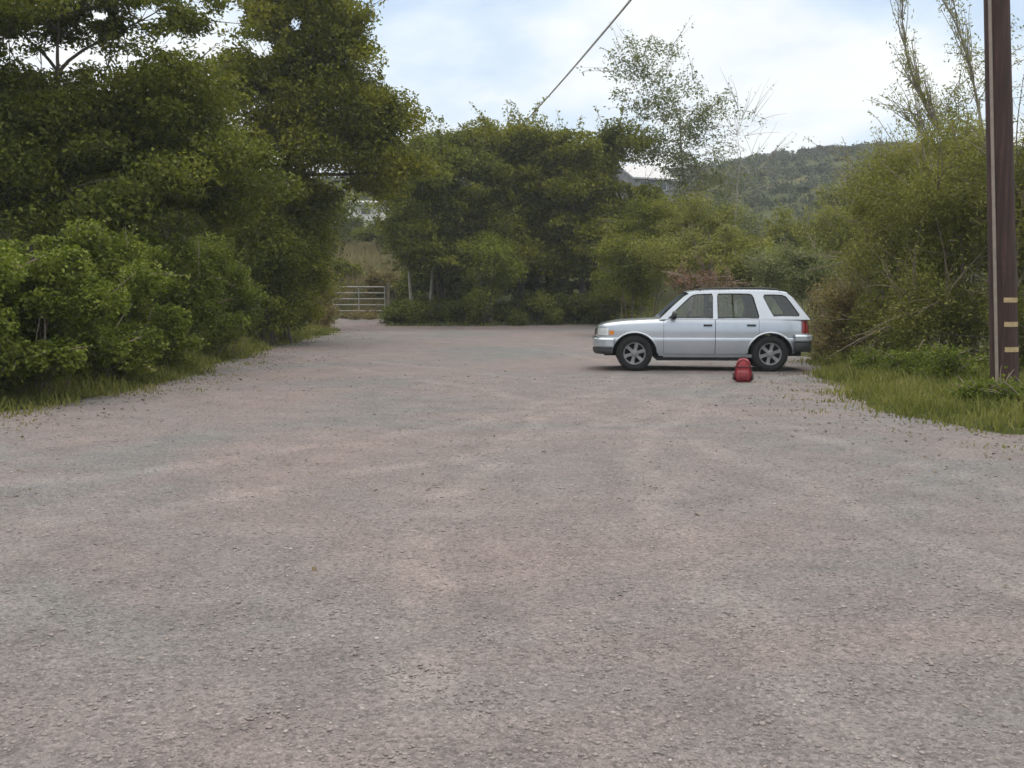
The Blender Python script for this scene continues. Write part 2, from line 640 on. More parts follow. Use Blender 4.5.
def plant(name, label, cat, base_px, d, lobes, leaf, per, L, Wd, trunk_r=0.15, bark=None, group=None, split=0.35,
          holes=(), clear=None, twigs=1.0, stems=1, parts=("trunk", "crown"), updir=0.55, axis_mix=0.3, flat=0.75,
          up_axis=False, spikes=0, lean=0.0, spike_len=1.0, leaf_on_spikes=0):
    """a tree or shrub: woody part and leaves as its two parts"""
    bx = (base_px - 512) / 1024 * d
    base = Vector((bx, d, ground_z(bx, d) - 0.05))
    root = thing(name, label, cat, base, 0, group)
    P, r, l = clumps_in(lobes, holes)
    gz = np.array([ground_z(p[0], p[1]) for p in P])
    P[:, 2] = np.maximum(P[:, 2], gz + r * 0.45)
    mb = MB()
    origin = Vector((0, 0, 0))
    Pl = [Vector(p) - base for p in P]
    crown_c = sum(Pl, Vector()) / max(1, len(Pl))
    zlow = min(q.z for q in Pl)
    tips = []
    starts = []
    if stems == 1:
        h = max(0.4, (crown_c.z * (1 - split)) + zlow * split * 0.5)
        top = Vector((crown_c.x * 0.75 + lean, crown_c.y * 0.6, crown_c.z + 0.2 * (max(q.z for q in Pl) - crown_c.z)))
        tr = bent(origin, top, 9, 0.035)
        rr = [trunk_r * (1.25 if i == 0 else 1) * (1 - 0.8 * (i / 8)) for i in range(9)]
        mb.tube(tr, rr, 10)
        starts = [(tr[i], rr[i]) for i in range(3, 9)]
    else:
        for k in range(stems):
            q = Pl[random.randrange(len(Pl))] if Pl else Vector((0, 0, 1))
            s0 = Vector((q.x * 0.55 + random.uniform(-0.15, 0.15), q.y * 0.55 + random.uniform(-0.15, 0.15), 0))
            s0.z = ground_z(base.x + s0.x, base.y + s0.y) - base.z - 0.05
            tr = bent(s0, q, 6, 0.10)
            rr = [trunk_r * (1 - 0.75 * i / 5) for i in range(6)]
            mb.tube(tr, rr, 6)
            starts += [(tr[i], rr[i]) for i in range(2, 6)]
    # limbs to the lobes, boughs to the clumps
    extra = []
    for li in range(len(lobes)):
        idx = [i for i in range(len(Pl)) if l[i] == li]
        if not idx:
            continue
        c = sum((Pl[i] for i in idx), Vector()) / len(idx)
        s0, r0 = min(starts, key=lambda s: (s[0] - c).length + (2.5 if s[0].z > c.z else 0))
        pts = bent(s0, c, 7, 0.10)
        r1 = max(0.012, min(r0 * 0.75, trunk_r * 0.55))
        rad = [r1 * (1 - 0.7 * i / 6) for i in range(7)]
        if stems == 1:
            mb.tube(pts, rad, 7)
        nodes = [(pts[i], rad[i]) for i in range(2, 7)] + (starts if stems > 1 else [])
        for i in idx:
            if random.random() > twigs:
                continue
            s1, r2 = min(random.sample(nodes, min(4, len(nodes))), key=lambda s: (s[0] - Pl[i]).length)
            end = Pl[i] + (Pl[i] - s1).normalized() * r[i] * 0.6
            rt = max(0.006, min(r2 * 0.5, trunk_r * 0.22))
            bp_ = bent(s1, end, 5, 0.12)
            mb.tube(bp_, [rt, rt * 0.8, rt * 0.6, rt * 0.4, rt * 0.2], 5, caps=False)
            tips.append((bp_[3], bp_[4]))
    for a_, b_ in (clear or []):
        pts = bent(Vector(a_) - base, Vector(b_) - base, 9, 0.07)
        mb.tube(pts, [0.045 - 0.004 * i for i in range(9)], 6, caps=False)
        for i in range(3, 9):
            for _ in range(9):
                tips.append((pts[i - 1], pts[i]))
                extra.append(tuple(pts[i - 1].lerp(pts[i], random.random()) + base + Vector((random.gauss(0, .10), random.gauss(0, .10), random.gauss(0, .10)))))
    for k in range(spikes):
        a0, a1 = random.choice(tips) if tips else (origin, crown_c)
        dirv = ((a1 - a0).normalized() + Vector((random.uniform(-.6, .6), random.uniform(-.6, .6), random.uniform(0.25, 1.1)))).normalized()
        q = a1 + dirv * spike_len * random.uniform(0.5, 1.3)
        pts = bent(a0, q, 5, 0.06)
        rt = max(0.006, 0.011)
        mb.tube(pts, [rt, rt, rt * 0.8, rt * 0.6, rt * 0.35], 4, caps=False)
        for _ in range(leaf_on_spikes):
            t = random.uniform(0.25, 1.0)
            g_ = 0.04 + 0.09 * spike_len * (1.2 - t)
            extra.append(tuple(a0.lerp(q, t) + base + Vector((random.gauss(0, g_), random.gauss(0, g_), random.gauss(0, g_ * 0.7)))))
    if len(mb.v):
        mb.build(parts[0], bark or BARK, root, smooth=70, recalc=False)
    v, q = foliage_mesh(parts[1], P, r, per, L, Wd, None, flat, updir, axis_mix, holes, up_axis)
    if extra and holes:
        ex = np.array(extra)
        qx, qy = project(ex)
        k = np.ones(len(ex), bool)
        for hx, hy, ha, hb in holes:
            k &= ((qx - hx) / ha) ** 2 + ((qy - hy) / hb) ** 2 > 0.7
        extra = ex[k]
    if len(extra):
        v2, q2 = leaves_np(np.array(extra), L, Wd, 0.2)
        q = np.concatenate([q, q2 + len(v)])
        v = np.concatenate([v, v2])
    NLEAF[0] += len(q)
    me = mesh_from_np(parts[1], rel(v, base), q, None, LEAF[leaf])
    link_mesh(parts[1], me, root)
    return root


SH = ("stem", "foliage")

# --- big trees on the left
SKY_L = [(50, 62, 36, 14), (172, 42, 20, 12), (207, 48, 18, 12), (232, 18, 16, 20), (262, 50, 18, 12), (150, 14, 20, 12), (100, 16, 12, 7), (128, 58, 12, 7), (296, 24, 10, 9)]
GAP = [(362, 260, 30, 54)]
plant("broadleaf_tree", "tall dark green tree at the far left, overhanging the bramble bank", "tree", 40, 21.5,
      [(20, 150, 21.5, 120, 62, 46, 0.75), (130, 120, 22, 110, 75, 50, 0.75), (40, -15, 21, 130, 60, 36, 0.65),
       (-70, 60, 20, 90, 130, 36, 0.8), (170, 185, 22, 110, 40, 34, 0.7), (60, 195, 20.5, 120, 32, 34, 0.65), (160, 20, 22, 80, 45, 28, 0.55), (10, 22, 22, 60, 34, 22, 0.6), (-10, 95, 21, 60, 30, 16, 0.6)],
      "dark", 420, 0.11, 0.055, 0.26, flat=0.5, spikes=150, spike_len=0.7, leaf_on_spikes=26, holes=SKY_L, group="trees along the left of the lot")
plant("broadleaf_tree", "tall olive green tree sloping down to the sky, right of the darkest tree", "tree", 262, 33,
      [(265, 70, 33, 85, 60, 44, 1.0), (325, 70, 33, 52, 60, 34, 0.9), (220, 140, 32, 90, 60, 36, 1.0), (330, 140, 33.5, 76, 46, 44, 0.95),
       (275, -10, 33, 80, 45, 26, 0.8), (285, 195, 33, 70, 26, 24, 0.85), (378, 118, 34, 34, 34, 18, 0.7), (385, 172, 34, 40, 26, 20, 0.75), (338, 22, 33, 26, 44, 16, 0.7), (290, 36, 33, 64, 30, 18, 0.7)],
      "olive", 380, 0.14, 0.07, 0.22, flat=0.5, spikes=150, spike_len=1.0, leaf_on_spikes=26, holes=[SKY_L[3], SKY_L[4], SKY_L[8]] + GAP, group="trees along the left of the lot")
plant("broadleaf_tree", "deep green tree filling the shade behind the bramble bank", "tree", 160, 38,
      [(120, 180, 38, 110, 60, 40, 1.2), (220, 220, 38, 80, 60, 38, 1.2), (40, 150, 39, 110, 80, 36, 1.3), (180, 262, 36, 120, 44, 40, 1.0), (20, 250, 38, 100, 50, 34, 1.1)],
      "dark", 300, 0.18, 0.09, 0.2, flat=0.5, spikes=150, spike_len=1.2, leaf_on_spikes=26, holes=SKY_L + GAP, group="trees along the left of the lot")
plant("broadleaf_tree", "distant dark tree whose crown shows behind the olive green tree", "tree", 300, 62,
      [(285, 235, 62, 60, 60, 46, 1.6), (200, 200, 62, 80, 60, 34, 1.7), (110, 230, 62, 80, 60, 34, 1.7), (10, 230, 62, 90, 70, 34, 1.7), (300, 290, 61, 40, 30, 20, 1.2)],
      "dark", 300, 0.30, 0.15, 0.3, holes=SKY_L + GAP, group="trees along the left of the lot")
plant("shrub", "dark leafy thicket between the bramble bank and the gate", "shrub", 283, 31.8,
      [(270, 262, 31.8, 52, 52, 46, 0.6), (262, 305, 31, 42, 28, 30, 0.5), (303, 240, 34, 30, 60, 34, 0.65), (296, 305, 34, 28, 26, 24, 0.5)],
      "green", 330, 0.11, 0.06, 0.05, stems=7, parts=SH, holes=[(364, 250, 40, 66)])
plant("twiggy_shrub", "brownish scrubby bush left of the gate", "bush", 318, 46,
      [(318, 285, 46, 18, 34, 26, 0.5), (322, 318, 45, 16, 12, 10, 0.35)], "brown", 160, 0.12, 0.06, 0.03, TWIG, stems=8, parts=SH, spikes=30, spike_len=0.5, leaf_on_spikes=4)

# --- bramble bank, left edge
BR = [
    (-70, 14.0, [(-70, 310, 14, 110, 85, 44, 0.36)], "bramble bush cut by the photo's left edge, in front of the bank"),
    (20, 15.2, [(22, 312, 15.5, 90, 80, 62, 0.36), (10, 362, 14.6, 66, 28, 26, 0.26)], "nearest bramble bush with leaves trailing onto the gravel"),
    (95, 17.8, [(98, 302, 18, 78, 70, 58, 0.38), (84, 354, 17.1, 66, 24, 24, 0.26)], "rounded bramble bush, second in the bank from the left"),
    (165, 21.0, [(160, 296, 21, 68, 60, 54, 0.42), (158, 338, 20.1, 54, 24, 22, 0.3)], "tall bramble bush, third in the bank from the left"),
    (212, 25.5, [(208, 296, 25.5, 46, 48, 42, 0.44), (218, 330, 24.4, 36, 18, 18, 0.3)], "bramble bush at the right end of the bank, by the dark thicket"),
]
for px, d, lb, lab in BR:
    plant("bramble_bush", lab, "bush", px, d, lb, "bramble", 400, 0.072, 0.050, 0.02, TWIG, "bramble bushes along the left bank",
          stems=14, parts=SH, updir=0.75, flat=0.7, spikes=60, spike_len=0.45, leaf_on_spikes=14)

# --- trees across the far end of the lot
G_C = "trees across the far end of the lot"
GATEGAP = [(360, 258, 26, 52)]
HOUSEGAP = [(639, 174, 30, 12)]
plant("leafy_tree", "dense green tree right of the gate, at the far end", "tree", 446, 51,
      [(440, 190, 51, 50, 46, 50, 1.1), (412, 225, 50, 34, 36, 28, 0.95), (450, 152, 52, 40, 24, 24, 0.9), (440, 252, 50, 46, 26, 30, 0.8), (415, 165, 51, 34, 28, 18, 0.9)],
      "green", 380, 0.18, 0.09, 0.2, flat=0.5, spikes=150, spike_len=1.2, leaf_on_spikes=26, group=G_C, holes=GATEGAP)
plant("leafy_tree", "olive green round-topped tree in the middle of the far end", "tree", 520, 53,
      [(515, 175, 53, 58, 48, 54, 1.15), (490, 225, 52, 44, 34, 28, 0.9), (540, 150, 53, 44, 24, 28, 0.9), (480, 150, 53, 34, 24, 16, 0.9), (530, 250, 52, 50, 30, 26, 0.9)],
      "olive", 380, 0.18, 0.09, 0.22, flat=0.5, spikes=150, spike_len=1.2, leaf_on_spikes=26, group=G_C)
plant("leafy_tree", "green tree just left of the hillside house", "tree", 580, 52,
      [(582, 190, 52, 42, 54, 48, 1.0), (600, 240, 51, 40, 38, 34, 0.9), (612, 146, 53, 38, 22, 22, 0.8), (648, 206, 52, 38, 18, 26, 0.7)],
      "olive", 380, 0.17, 0.085, 0.18, flat=0.5, spikes=150, spike_len=1.2, leaf_on_spikes=26, group=G_C, holes=HOUSEGAP)
plant("leafy_tree", "dark tree in the gap between the round-topped tree and the house", "tree", 548, 58,
      [(550, 215, 58, 60, 48, 46, 1.2), (470, 240, 58, 60, 40, 36, 1.1), (415, 225, 60, 40, 40, 26, 1.1), (440, 290, 57, 54, 26, 26, 0.9), (520, 285, 57, 50, 30, 26, 0.9), (600, 275, 56, 46, 34, 26, 0.9)],
      "dark", 340, 0.22, 0.11, 0.2, flat=0.5, spikes=150, spike_len=0.7, leaf_on_spikes=26, group=G_C, holes=[(360, 250, 32, 62)] + HOUSEGAP)
plant("young_tree", "left one of two slim pale-trunked young trees", "tree", 414, 50.9,
      [(410, 230, 50.9, 22, 20, 14, 0.6)], "green", 200, 0.16, 0.08, 0.11, PALE_BARK, "two pale-trunked young trees at the far end")
plant("young_tree", "right one of two slim pale-trunked young trees", "tree", 430, 50.8,
      [(434, 228, 50.8, 22, 20, 14, 0.6)], "green", 200, 0.16, 0.08, 0.11, PALE_BARK, "two pale-trunked young trees at the far end")
plant("shrub", "light green rounded shrub at the far end of the lot", "shrub", 490, 49.4,
      [(490, 264, 49.5, 34, 30, 40, 0.6), (480, 292, 49.2, 28, 14, 14, 0.5)], "fresh", 260, 0.13, 0.07, 0.03, stems=8, parts=SH)
for px, d, rx, ry, py, leaf, lab in [
        (412, 49.9, 32, 13, 314, "dark", "low dark hedge shrub nearest the gate"),
        (465, 50.0, 38, 14, 313, "dark", "low dark hedge shrub under the light green shrub"),
        (530, 50.2, 40, 16, 310, "dark", "low dark hedge shrub under the round-topped tree"),
        (585, 50.4, 36, 16, 308, "dark", "low green hedge shrub beyond the car's bonnet"),
        (620, 49.0, 30, 28, 294, "green", "mid-height green hedge shrub just behind the car's nose")]:
    plant("hedge_shrub", lab, "shrub", px, d, [(px, py, d, rx, ry, 34, 0.5)], leaf, 260, 0.13, 0.07, 0.03, group="low shrubs along the far edge",
          stems=6, parts=SH)

# --- airy tree behind the car
plant("airy_tree", "tall airy tree with small pale leaves and bare twigs, behind the car", "tree", 690, 55,
      [(640, 75, 55, 38, 40, 46, 0.65), (675, 115, 55, 50, 36, 50, 0.65), (655, 150, 55, 54, 26, 40, 0.65), (700, 170, 55, 52, 30, 34, 0.65), (718, 105, 55, 26, 34, 16, 0.55), (700, 190, 55, 45, 30, 24, 0.8)],
      "grey", 46, 0.17, 0.085, 0.15, GREY_TWIG, twigs=1, holes=HOUSEGAP, spikes=120, spike_len=1.3, leaf_on_spikes=6)
plant("bare_tree", "nearly leafless tree with fine upright twigs, right of the airy tree", "tree", 735, 53,
      [(735, 130, 53, 24, 40, 16, 0.5), (750, 170, 53, 26, 30, 14, 0.5), (728, 200, 53, 24, 34, 12, 0.5)],
      "grey", 8, 0.14, 0.07, 0.09, GREY_TWIG, twigs=1, spikes=75, spike_len=1.6, leaf_on_spikes=1)

# --- shrubs behind the car
for px, d, lb, leaf, lab in [
        (632, 41, [(632, 262, 41, 36, 38, 30, 0.7), (640, 225, 42, 34, 26, 16, 0.6)], "green", "green bush over the car's bonnet, below the hillside house"),
        (685, 38, [(685, 262, 38, 42, 32, 30, 0.65), (700, 222, 40, 36, 22, 14, 0.6)], "willow", "olive bush over the front of the car's roof"),
        (742, 36, [(745, 268, 36, 44, 30, 30, 0.6), (735, 238, 37, 30, 18, 10, 0.5)], "willow", "olive bush over the rear of the car's roof"),
        (660, 60, [(660, 235, 60, 50, 30, 34, 1.0)], "green", "distant green bush on the slope right below the hillside house"),
        (720, 66, [(722, 232, 66, 50, 30, 34, 1.1)], "grey", "distant grey green bush on the slope under the leafless tree"),
        (785, 62, [(788, 240, 62, 48, 30, 32, 1.0)], "olive", "distant olive bush on the slope left of the willow thicket"),
        (845, 58, [(848, 228, 58, 40, 36, 30, 1.0)], "green", "distant green bush on the slope half hidden by the willow thicket"),
        (800, 33, [(800, 275, 33, 42, 30, 28, 0.55)], "grey", "grey green bush beyond the car's tailgate"),
        (836, 38, [(838, 240, 38, 40, 36, 26, 0.65)], "willow", "pale olive bush further back, left of the willow thicket")]:
    plant("shrub", lab, "bush", px, d, lb, leaf, 340, 0.0022 * d + 0.02, 0.0012 * d + 0.01, 0.03, TWIG, "bushes behind the parked car", stems=8, parts=SH, spikes=50, spike_len=0.7, leaf_on_spikes=14, flat=0.65)
plant("twiggy_shrub", "reddish brown twiggy shrub just over the car's roof", "bush", 718, 27,
      [(715, 283, 27, 44, 14, 18, 0.35)], "red", 40, 0.07, 0.04, 0.018, TWIG, stems=12, parts=SH, spikes=60, spike_len=0.45, leaf_on_spikes=3)
plant("dry_shrub", "brownish dry shrub between the car's tail and the willow thicket", "bush", 838, 24,
      [(842, 318, 24, 34, 42, 36, 0.4), (826, 345, 23.4, 24, 20, 14, 0.3)], "brown", 220, 0.07, 0.035, 0.02, TWIG, stems=12, parts=SH, spikes=50, spike_len=0.5, leaf_on_spikes=6)

# --- willow thicket on the right
G_R = "willow bushes on the right bank"
for px, d, lb, lab in [
        (890, 23.5, [(890, 240, 23.5, 44, 88, 60, 0.55), (895, 178, 24, 26, 30, 14, 0.4), (885, 320, 22.5, 40, 42, 26, 0.42)], "willow bush at the left end of the right-hand thicket"),
        (950, 21, [(950, 220, 21, 52, 80, 60, 0.5), (940, 310, 20, 50, 55, 40, 0.45), (965, 160, 22, 44, 30, 20, 0.45)], "willow bush in the middle of the thicket, just left of the utility pole"),
        (1030, 19.5, [(1035, 230, 19.5, 60, 95, 60, 0.5), (1040, 330, 19, 60, 50, 30, 0.42)], "willow bush behind the utility pole, cut by the photo's right edge"),
        (1120, 18, [(1130, 260, 18, 70, 110, 40, 0.5)], "willow bush right of the utility pole, beyond the photo's right edge")]:
    plant("willow_bush", lab, "bush", px, d, lb, "willow", 420, 0.075, 0.027, 0.035, TWIG, G_R, stems=16, parts=SH,
          axis_mix=0.55, up_axis=True, flat=1.0, spikes=150, spike_len=1.0, leaf_on_spikes=18)
for px, d, py, rx, ry, lab in [
        (915, 17.6, 368, 30, 18, "low leafy tuft at the foot of the left willow bush"),
        (955, 16.6, 365, 34, 24, "low leafy tuft just left of the foot of the utility pole"),
        (868, 19.0, 366, 22, 12, "low leafy tuft in the grass behind the car's tail"),
        (985, 13.9, 396, 26, 10, "low leafy tuft in front of the foot of the utility pole"),
        (1030, 13.6, 402, 30, 14, "low leafy tuft at the photo's right edge, right of the utility pole")]:
    plant("low_bush", lab, "bush", px, d, [(px, py, d, rx, ry, 22, 0.24)], "bramble", 130, 0.055, 0.03, 0.012, TWIG, "low tufts by the utility pole", stems=8, parts=SH, up_axis=True, spikes=20, spike_len=0.2, leaf_on_spikes=5)
plant("wispy_tree", "wispy tree with long spreading bare twigs, behind the utility pole", "tree", 975, 26,
      [(960, 110, 26, 40, 30, 22, 0.45), (990, 60, 26, 40, 34, 16, 0.4), (935, 125, 26, 28, 22, 10, 0.35), (1035, 90, 26, 46, 60, 22, 0.5), (960, 170, 26, 50, 40, 26, 0.55)],
      "willow", 40, 0.10, 0.032, 0.11, GREY_TWIG, twigs=1, clear=[(W(968, 190, 26), W(902, -10, 26)), (W(985, 150, 26.3), W(945, 4, 26.3)), (W(966, 180, 26), W(908, 78, 25.6)), (W(960, 190, 26), W(905, 118, 25.6))],
      spikes=170, spike_len=0.95, leaf_on_spikes=16, up_axis=True, axis_mix=0.5)

# --- scrub on the hill: one mass
NP_ = 12000
hx = (RNG.random(NP_) - 0.42) * 330
hy = 60 + 222 * RNG.random(NP_) ** 0.85
gap = np.array([abs(x / y * 1024 + 512 - 362) < 44 and y < 100 for x, y in zip(hx, hy)])
gap |= np.array([abs(x / y * 1024 + 512 - 640) < 34 and 85 < y < 126 for x, y in zip(hx, hy)])
ok = ~gap & np.array([noise.noise((x * 0.035, y * 0.035, 8)) > -0.42 for x, y in zip(hx, hy)])
hx, hy = hx[ok], hy[ok]
hr = 0.5 + 1.0 * RNG.random(len(hx)) ** 2
HP = np.stack([hx, hy, np.array([ground_z(x, y) for x, y in zip(hx, hy)]) + hr * 0.35], 1)
nl = np.maximum(8, (75 * (hr / 1.0) ** 2 * np.minimum(1.5, (110 / hy))).astype(int))
idx = np.repeat(np.arange(len(HP)), nl)
off = unit(RNG.normal(size=(len(idx), 3))) * (RNG.random((len(idx), 1)) ** 0.5) * np.array([1, 1, 0.8])
sz = (0.0028 * hy[idx] * np.minimum(1, 0.7 + 0.3 * hr[idx]))[:, None]
v, q = leaves_np(HP[idx] + off * hr[idx][:, None], sz, sz * 0.65, 0.8)
sc_o = link_mesh("scrub", mesh_from_np("scrub", v, q, None, LEAF["hill"]))
tag(sc_o, "grey green scrub covering the far hillside", "scrub", kind="stuff")
NLEAF[0] += len(q)

for px, py, d, rx, ry, leaf, lab in [
        (350, 229, 84, 20, 11, "grey", "grey green bush below the white house, left one of two above the gate"),
        (378, 231, 80, 18, 13, "green", "green bush below the white house, right one of two above the gate"),
        (342, 276, 66, 14, 14, "olive", "yellowish bush on the dry slope just beyond the gate's left end"),
        (385, 289, 62, 18, 12, "brown", "brownish bush on the dry slope just beyond the gate's right end")]:
    plant("shrub", lab, "bush", px, d, [(px, py, d, rx, ry, 26, 0.6)], leaf, 160, 0.2, 0.11, 0.03, TWIG, "bushes on the slope above the gate", stems=6, parts=SH,
          spikes=30, spike_len=0.6, leaf_on_spikes=8)
plant("shrub", "dry brown weeds standing at the foot of the gate", "bush", 362, 53.4, [(362, 321, 53.4, 26, 6, 22, 0.3)], "brown", 110, 0.12, 0.05, 0.015, TWIG,
      stems=10, parts=SH, up_axis=True, spikes=40, spike_len=0.4, leaf_on_spikes=5)

# --- dry grass on the slope behind the gate
nd_ = 9000
dy = 56.5 + 34 * RNG.random(nd_) ** 1.3
dx = (RNG.random(nd_) * 130 + 305 - 512) / 1024 * dy
dzv = np.array([ground_z(x, y) for x, y in zip(dx, dy)])
hh = 0.25 + 0.45 * RNG.random(nd_)
an = RNG.random(nd_) * 6.283
ww = 0.03 + 0.02 * RNG.random(nd_)
Bp = np.stack([dx, dy, dzv - 0.02], 1)
sv = np.stack([np.cos(an) * ww, np.sin(an) * ww, 0 * ww], 1)
tp = Bp + np.stack([RNG.normal(size=nd_) * 0.15, RNG.normal(size=nd_) * 0.15, hh], 1)
v = np.stack([Bp - sv, Bp + sv, tp], 1).reshape(-1, 3)
dg = link_mesh("dry_grass", mesh_from_np("dry_grass", v, None, np.arange(nd_ * 3).reshape(nd_, 3), LEAF["dry"]))
tag(dg, "tan dry grass on the slope behind the gate", "grass", kind="stuff")

# --- grass on the verges
pts = []
while len(pts) < 60000:
    if random.random() < 0.45:
        y = random.uniform(12.0, 46) if random.random() < 0.6 else random.uniform(12, 24)
        x = interp(L_EDGE, y) - random.uniform(-1.3, 2.0)
    elif random.random() < 0.85:
        y = random.uniform(10, 24)
        x = interp(R_EDGE, y) + random.uniform(-1.3, 4.6)
    else:
        y = random.uniform(46, 56)
        x = random.uniform(-6, 9)
    e = outside(x, y)
    if e < 0.0 and random.random() > math.exp(e * (2.2 if noise.noise((x * 1.3, y * 1.3, 33)) > 0.16 else 8)):
        continue
    if e < -1.3:
        continue
    pts.append((x, y, max(ground_z(x, y), lot_z(x, y) if e < 0.5 else -1), e))
pts = np.array(pts)
n = len(pts)
tuft = np.array([0.55 + 1.3 * max(0.0, 0.45 + noise.noise((x * 1.1, y * 1.1, 21))) for x, y in pts[:, :2]])
hgt = tuft * (0.04 + 0.19 * RNG.random(n) ** 1.5) * np.clip(0.42 + 0.75 * (pts[:, 3] + 0.3), 0.2, 1.0)
lean = RNG.normal(size=(n, 2)) * 0.4 * hgt[:, None]
ang = RNG.random(n) * 6.283
w_ = 0.006 + 0.00035 * pts[:, 1]
sx, sy = np.cos(ang) * w_, np.sin(ang) * w_
B = pts[:, :3]
v0 = B + np.stack([-sx, -sy, -0.01 * np.ones(n)], 1)
v1 = B + np.stack([sx, sy, -0.01 * np.ones(n)], 1)
v2 = B + np.stack([sx * .7 + lean[:, 0] * .4, sy * .7 + lean[:, 1] * .4, hgt * .6], 1)
v3 = B + np.stack([lean[:, 0], lean[:, 1], hgt], 1)
v4 = B + np.stack([-sx * .7 + lean[:, 0] * .4, -sy * .7 + lean[:, 1] * .4, hgt * .6], 1)
VV = np.stack([v0, v1, v2, v3, v4], 1).reshape(-1, 3)
o5 = np.arange(n) * 5
QQ = np.stack([o5, o5 + 1, o5 + 2, o5 + 4], 1)
TT = np.stack([o5 + 4, o5 + 2, o5 + 3], 1)
gr = link_mesh("grass", mesh_from_np("grass", VV, QQ, TT, LEAF["grass"]))
tag(gr, "short green grass along the edges of the gravel", "grass", kind="stuff")

# fallen leaves and twigs near the edges of the gravel
lt = []
while len(lt) < 2200:
    y = random.uniform(5, 50) if random.random() < 0.5 else random.uniform(8, 26)
    side = random.random() < 0.55
    x = interp(L_EDGE, y) + abs(random.gauss(0, 1.1)) if side else interp(R_EDGE, y) - abs(random.gauss(0, 1.1))
    if random.random() < 0.12:
        x = random.uniform(-7, 6)
    if outside(x, y) < 0.25:
        lt.append((x, y, lot_z(x, y) + 0.008))
v, q = leaves_np(np.array(lt), 0.055, 0.026, 3.0)
me = mesh_from_np("leaf_litter", v, q, None, simple("dead_leaf", (0.12, 0.085, 0.045), 0.9, var=0.5, scale=3))
tag(link_mesh("leaf_litter", me), "small brown fallen leaves scattered along the gravel's edges", "leaf litter", kind="stuff")

# ------------------------------------------------------------------ car
SIL = simple("silver_paint", (0.485, 0.52, 0.575), 0.26, 0.5, var=0.04, scale=3, coat=1.0)
BLK = simple("black_plastic", (0.022, 0.023, 0.025), 0.6)
RUB = simple("tyre_rubber", (0.012, 0.012, 0.013), 0.95, bump=0.3, bscale=60)
ALLOY = simple("alloy", (0.24, 0.245, 0.25), 0.42, 0.6, var=0.1)
UNDER = simple("underbody", (0.012, 0.012, 0.013), 0.9)
TRIM = simple("seat_cloth", (0.04, 0.042, 0.047), 0.9)
CHROME = simple("chrome", (0.75, 0.75, 0.76), 0.15, 1.0, var=0.02)
TAIL = simple("tail_lens", (0.22, 0.012, 0.012), 0.15, coat=0.6)
LAMP = simple("lamp_lens", (0.78, 0.80, 0.82), 0.12, 0.3, coat=0.8)
AMBER = simple("amber_lens", (0.62, 0.22, 0.03), 0.2)
PLATE = simple("plate", (0.75, 0.75, 0.72), 0.5)

GLASS, nt, out = new_mat("window_glass")
tr_ = nd(nt, "ShaderNodeBsdfTransparent")
tr_.inputs[0].default_value = (0.74, 0.79, 0.79, 1)
gl = nd(nt, "ShaderNodeBsdfGlossy")
gl.inputs["Roughness"].default_value = 0.01
gl.inputs["Color"].default_value = (0.9, 0.95, 1, 1)
fr = nd(nt, "ShaderNodeFresnel")
fr.inputs[0].default_value = 1.6
ml = nd(nt, "ShaderNodeMath", operation="MULTIPLY_ADD")
lk(nt, fr.outputs[0], ml.inputs[0])
ml.inputs[1].default_value = 0.95
ml.inputs[2].default_value = 0.015
mx = nd(nt, "ShaderNodeMixShader")
lk(nt, ml.outputs[0], mx.inputs[0])
lk(nt, tr_.outputs[0], mx.inputs[1])
lk(nt, gl.outputs[0], mx.inputs[2])
lk(nt, mx.outputs[0], out.inputs[0])


def catmull(pts, step):
    P = [Vector(p) for p in pts]
    res = []
    for i in range(len(P) - 1):
        p0, p1, p2, p3 = P[max(0, i - 1)], P[i], P[i + 1], P[min(len(P) - 1, i + 2)]
        k = max(2, int((p2 - p1).length / step))
        for j in range(k):
            t = j / k
            res.append(0.5 * ((2 * p1) + (p2 - p0) * t + (2 * p0 - 5 * p1 + 4 * p2 - p3) * t * t + (3 * p1 - p0 - 3 * p2 + p3) * t ** 3))
    res.append(P[-1])
    return res


CAR_AX_F, CAR_AX_R, WHEEL_R = 0.85, 3.54, 0.358
PLAN = catmull([(0.07, 0, 0), (0.085, 0.35, 0), (0.14, 0.62, 0), (0.27, 0.775, 0), (0.52, 0.835, 0), (0.95, 0.862, 0), (2.2, 0.872, 0),
                (3.55, 0.862, 0), (4.05, 0.835, 0), (4.26, 0.775, 0), (4.335, 0.6, 0), (4.35, 0.3, 0), (4.352, 0, 0)], 0.022)
TOPZ = [(0.05, 0.915), (0.2, 0.955), (0.6, 1.0), (1.1, 1.03), (1.38, 1.04), (1.46, 1.04), (4.4, 1.045)]
INSET = [(0.24, 0.12), (0.30, 0.075), (0.36, 0.048), (0.45, 0.022), (0.54, 0.002), (0.645, -0.010), (0.662, -0.008), (0.676, 0.018), (0.80, 0.012), (0.90, 0.018), (0.98, 0.03), (1.045, 0.048)]
LEVELS = [0.28, 0.30, 0.33, 0.37, 0.42, 0.48, 0.55, 0.60, 0.645, 0.665, 0.675, 0.72, 0.78, 0.83, 0.87, 0.91, 0.95, 0.985, 1.01, 1.03, 1.045]


def z_bot(u):
    z = 0.31
    if u < 0.45:
        z = 0.36
    if u > 3.95:
        z = 0.42
    for c in (CAR_AX_F, CAR_AX_R):
        r = 0.462
        if abs(u - c) < r:
            z = max(z, 0.345 + math.sqrt(r * r - (u - c) ** 2) * 0.94)
    return z


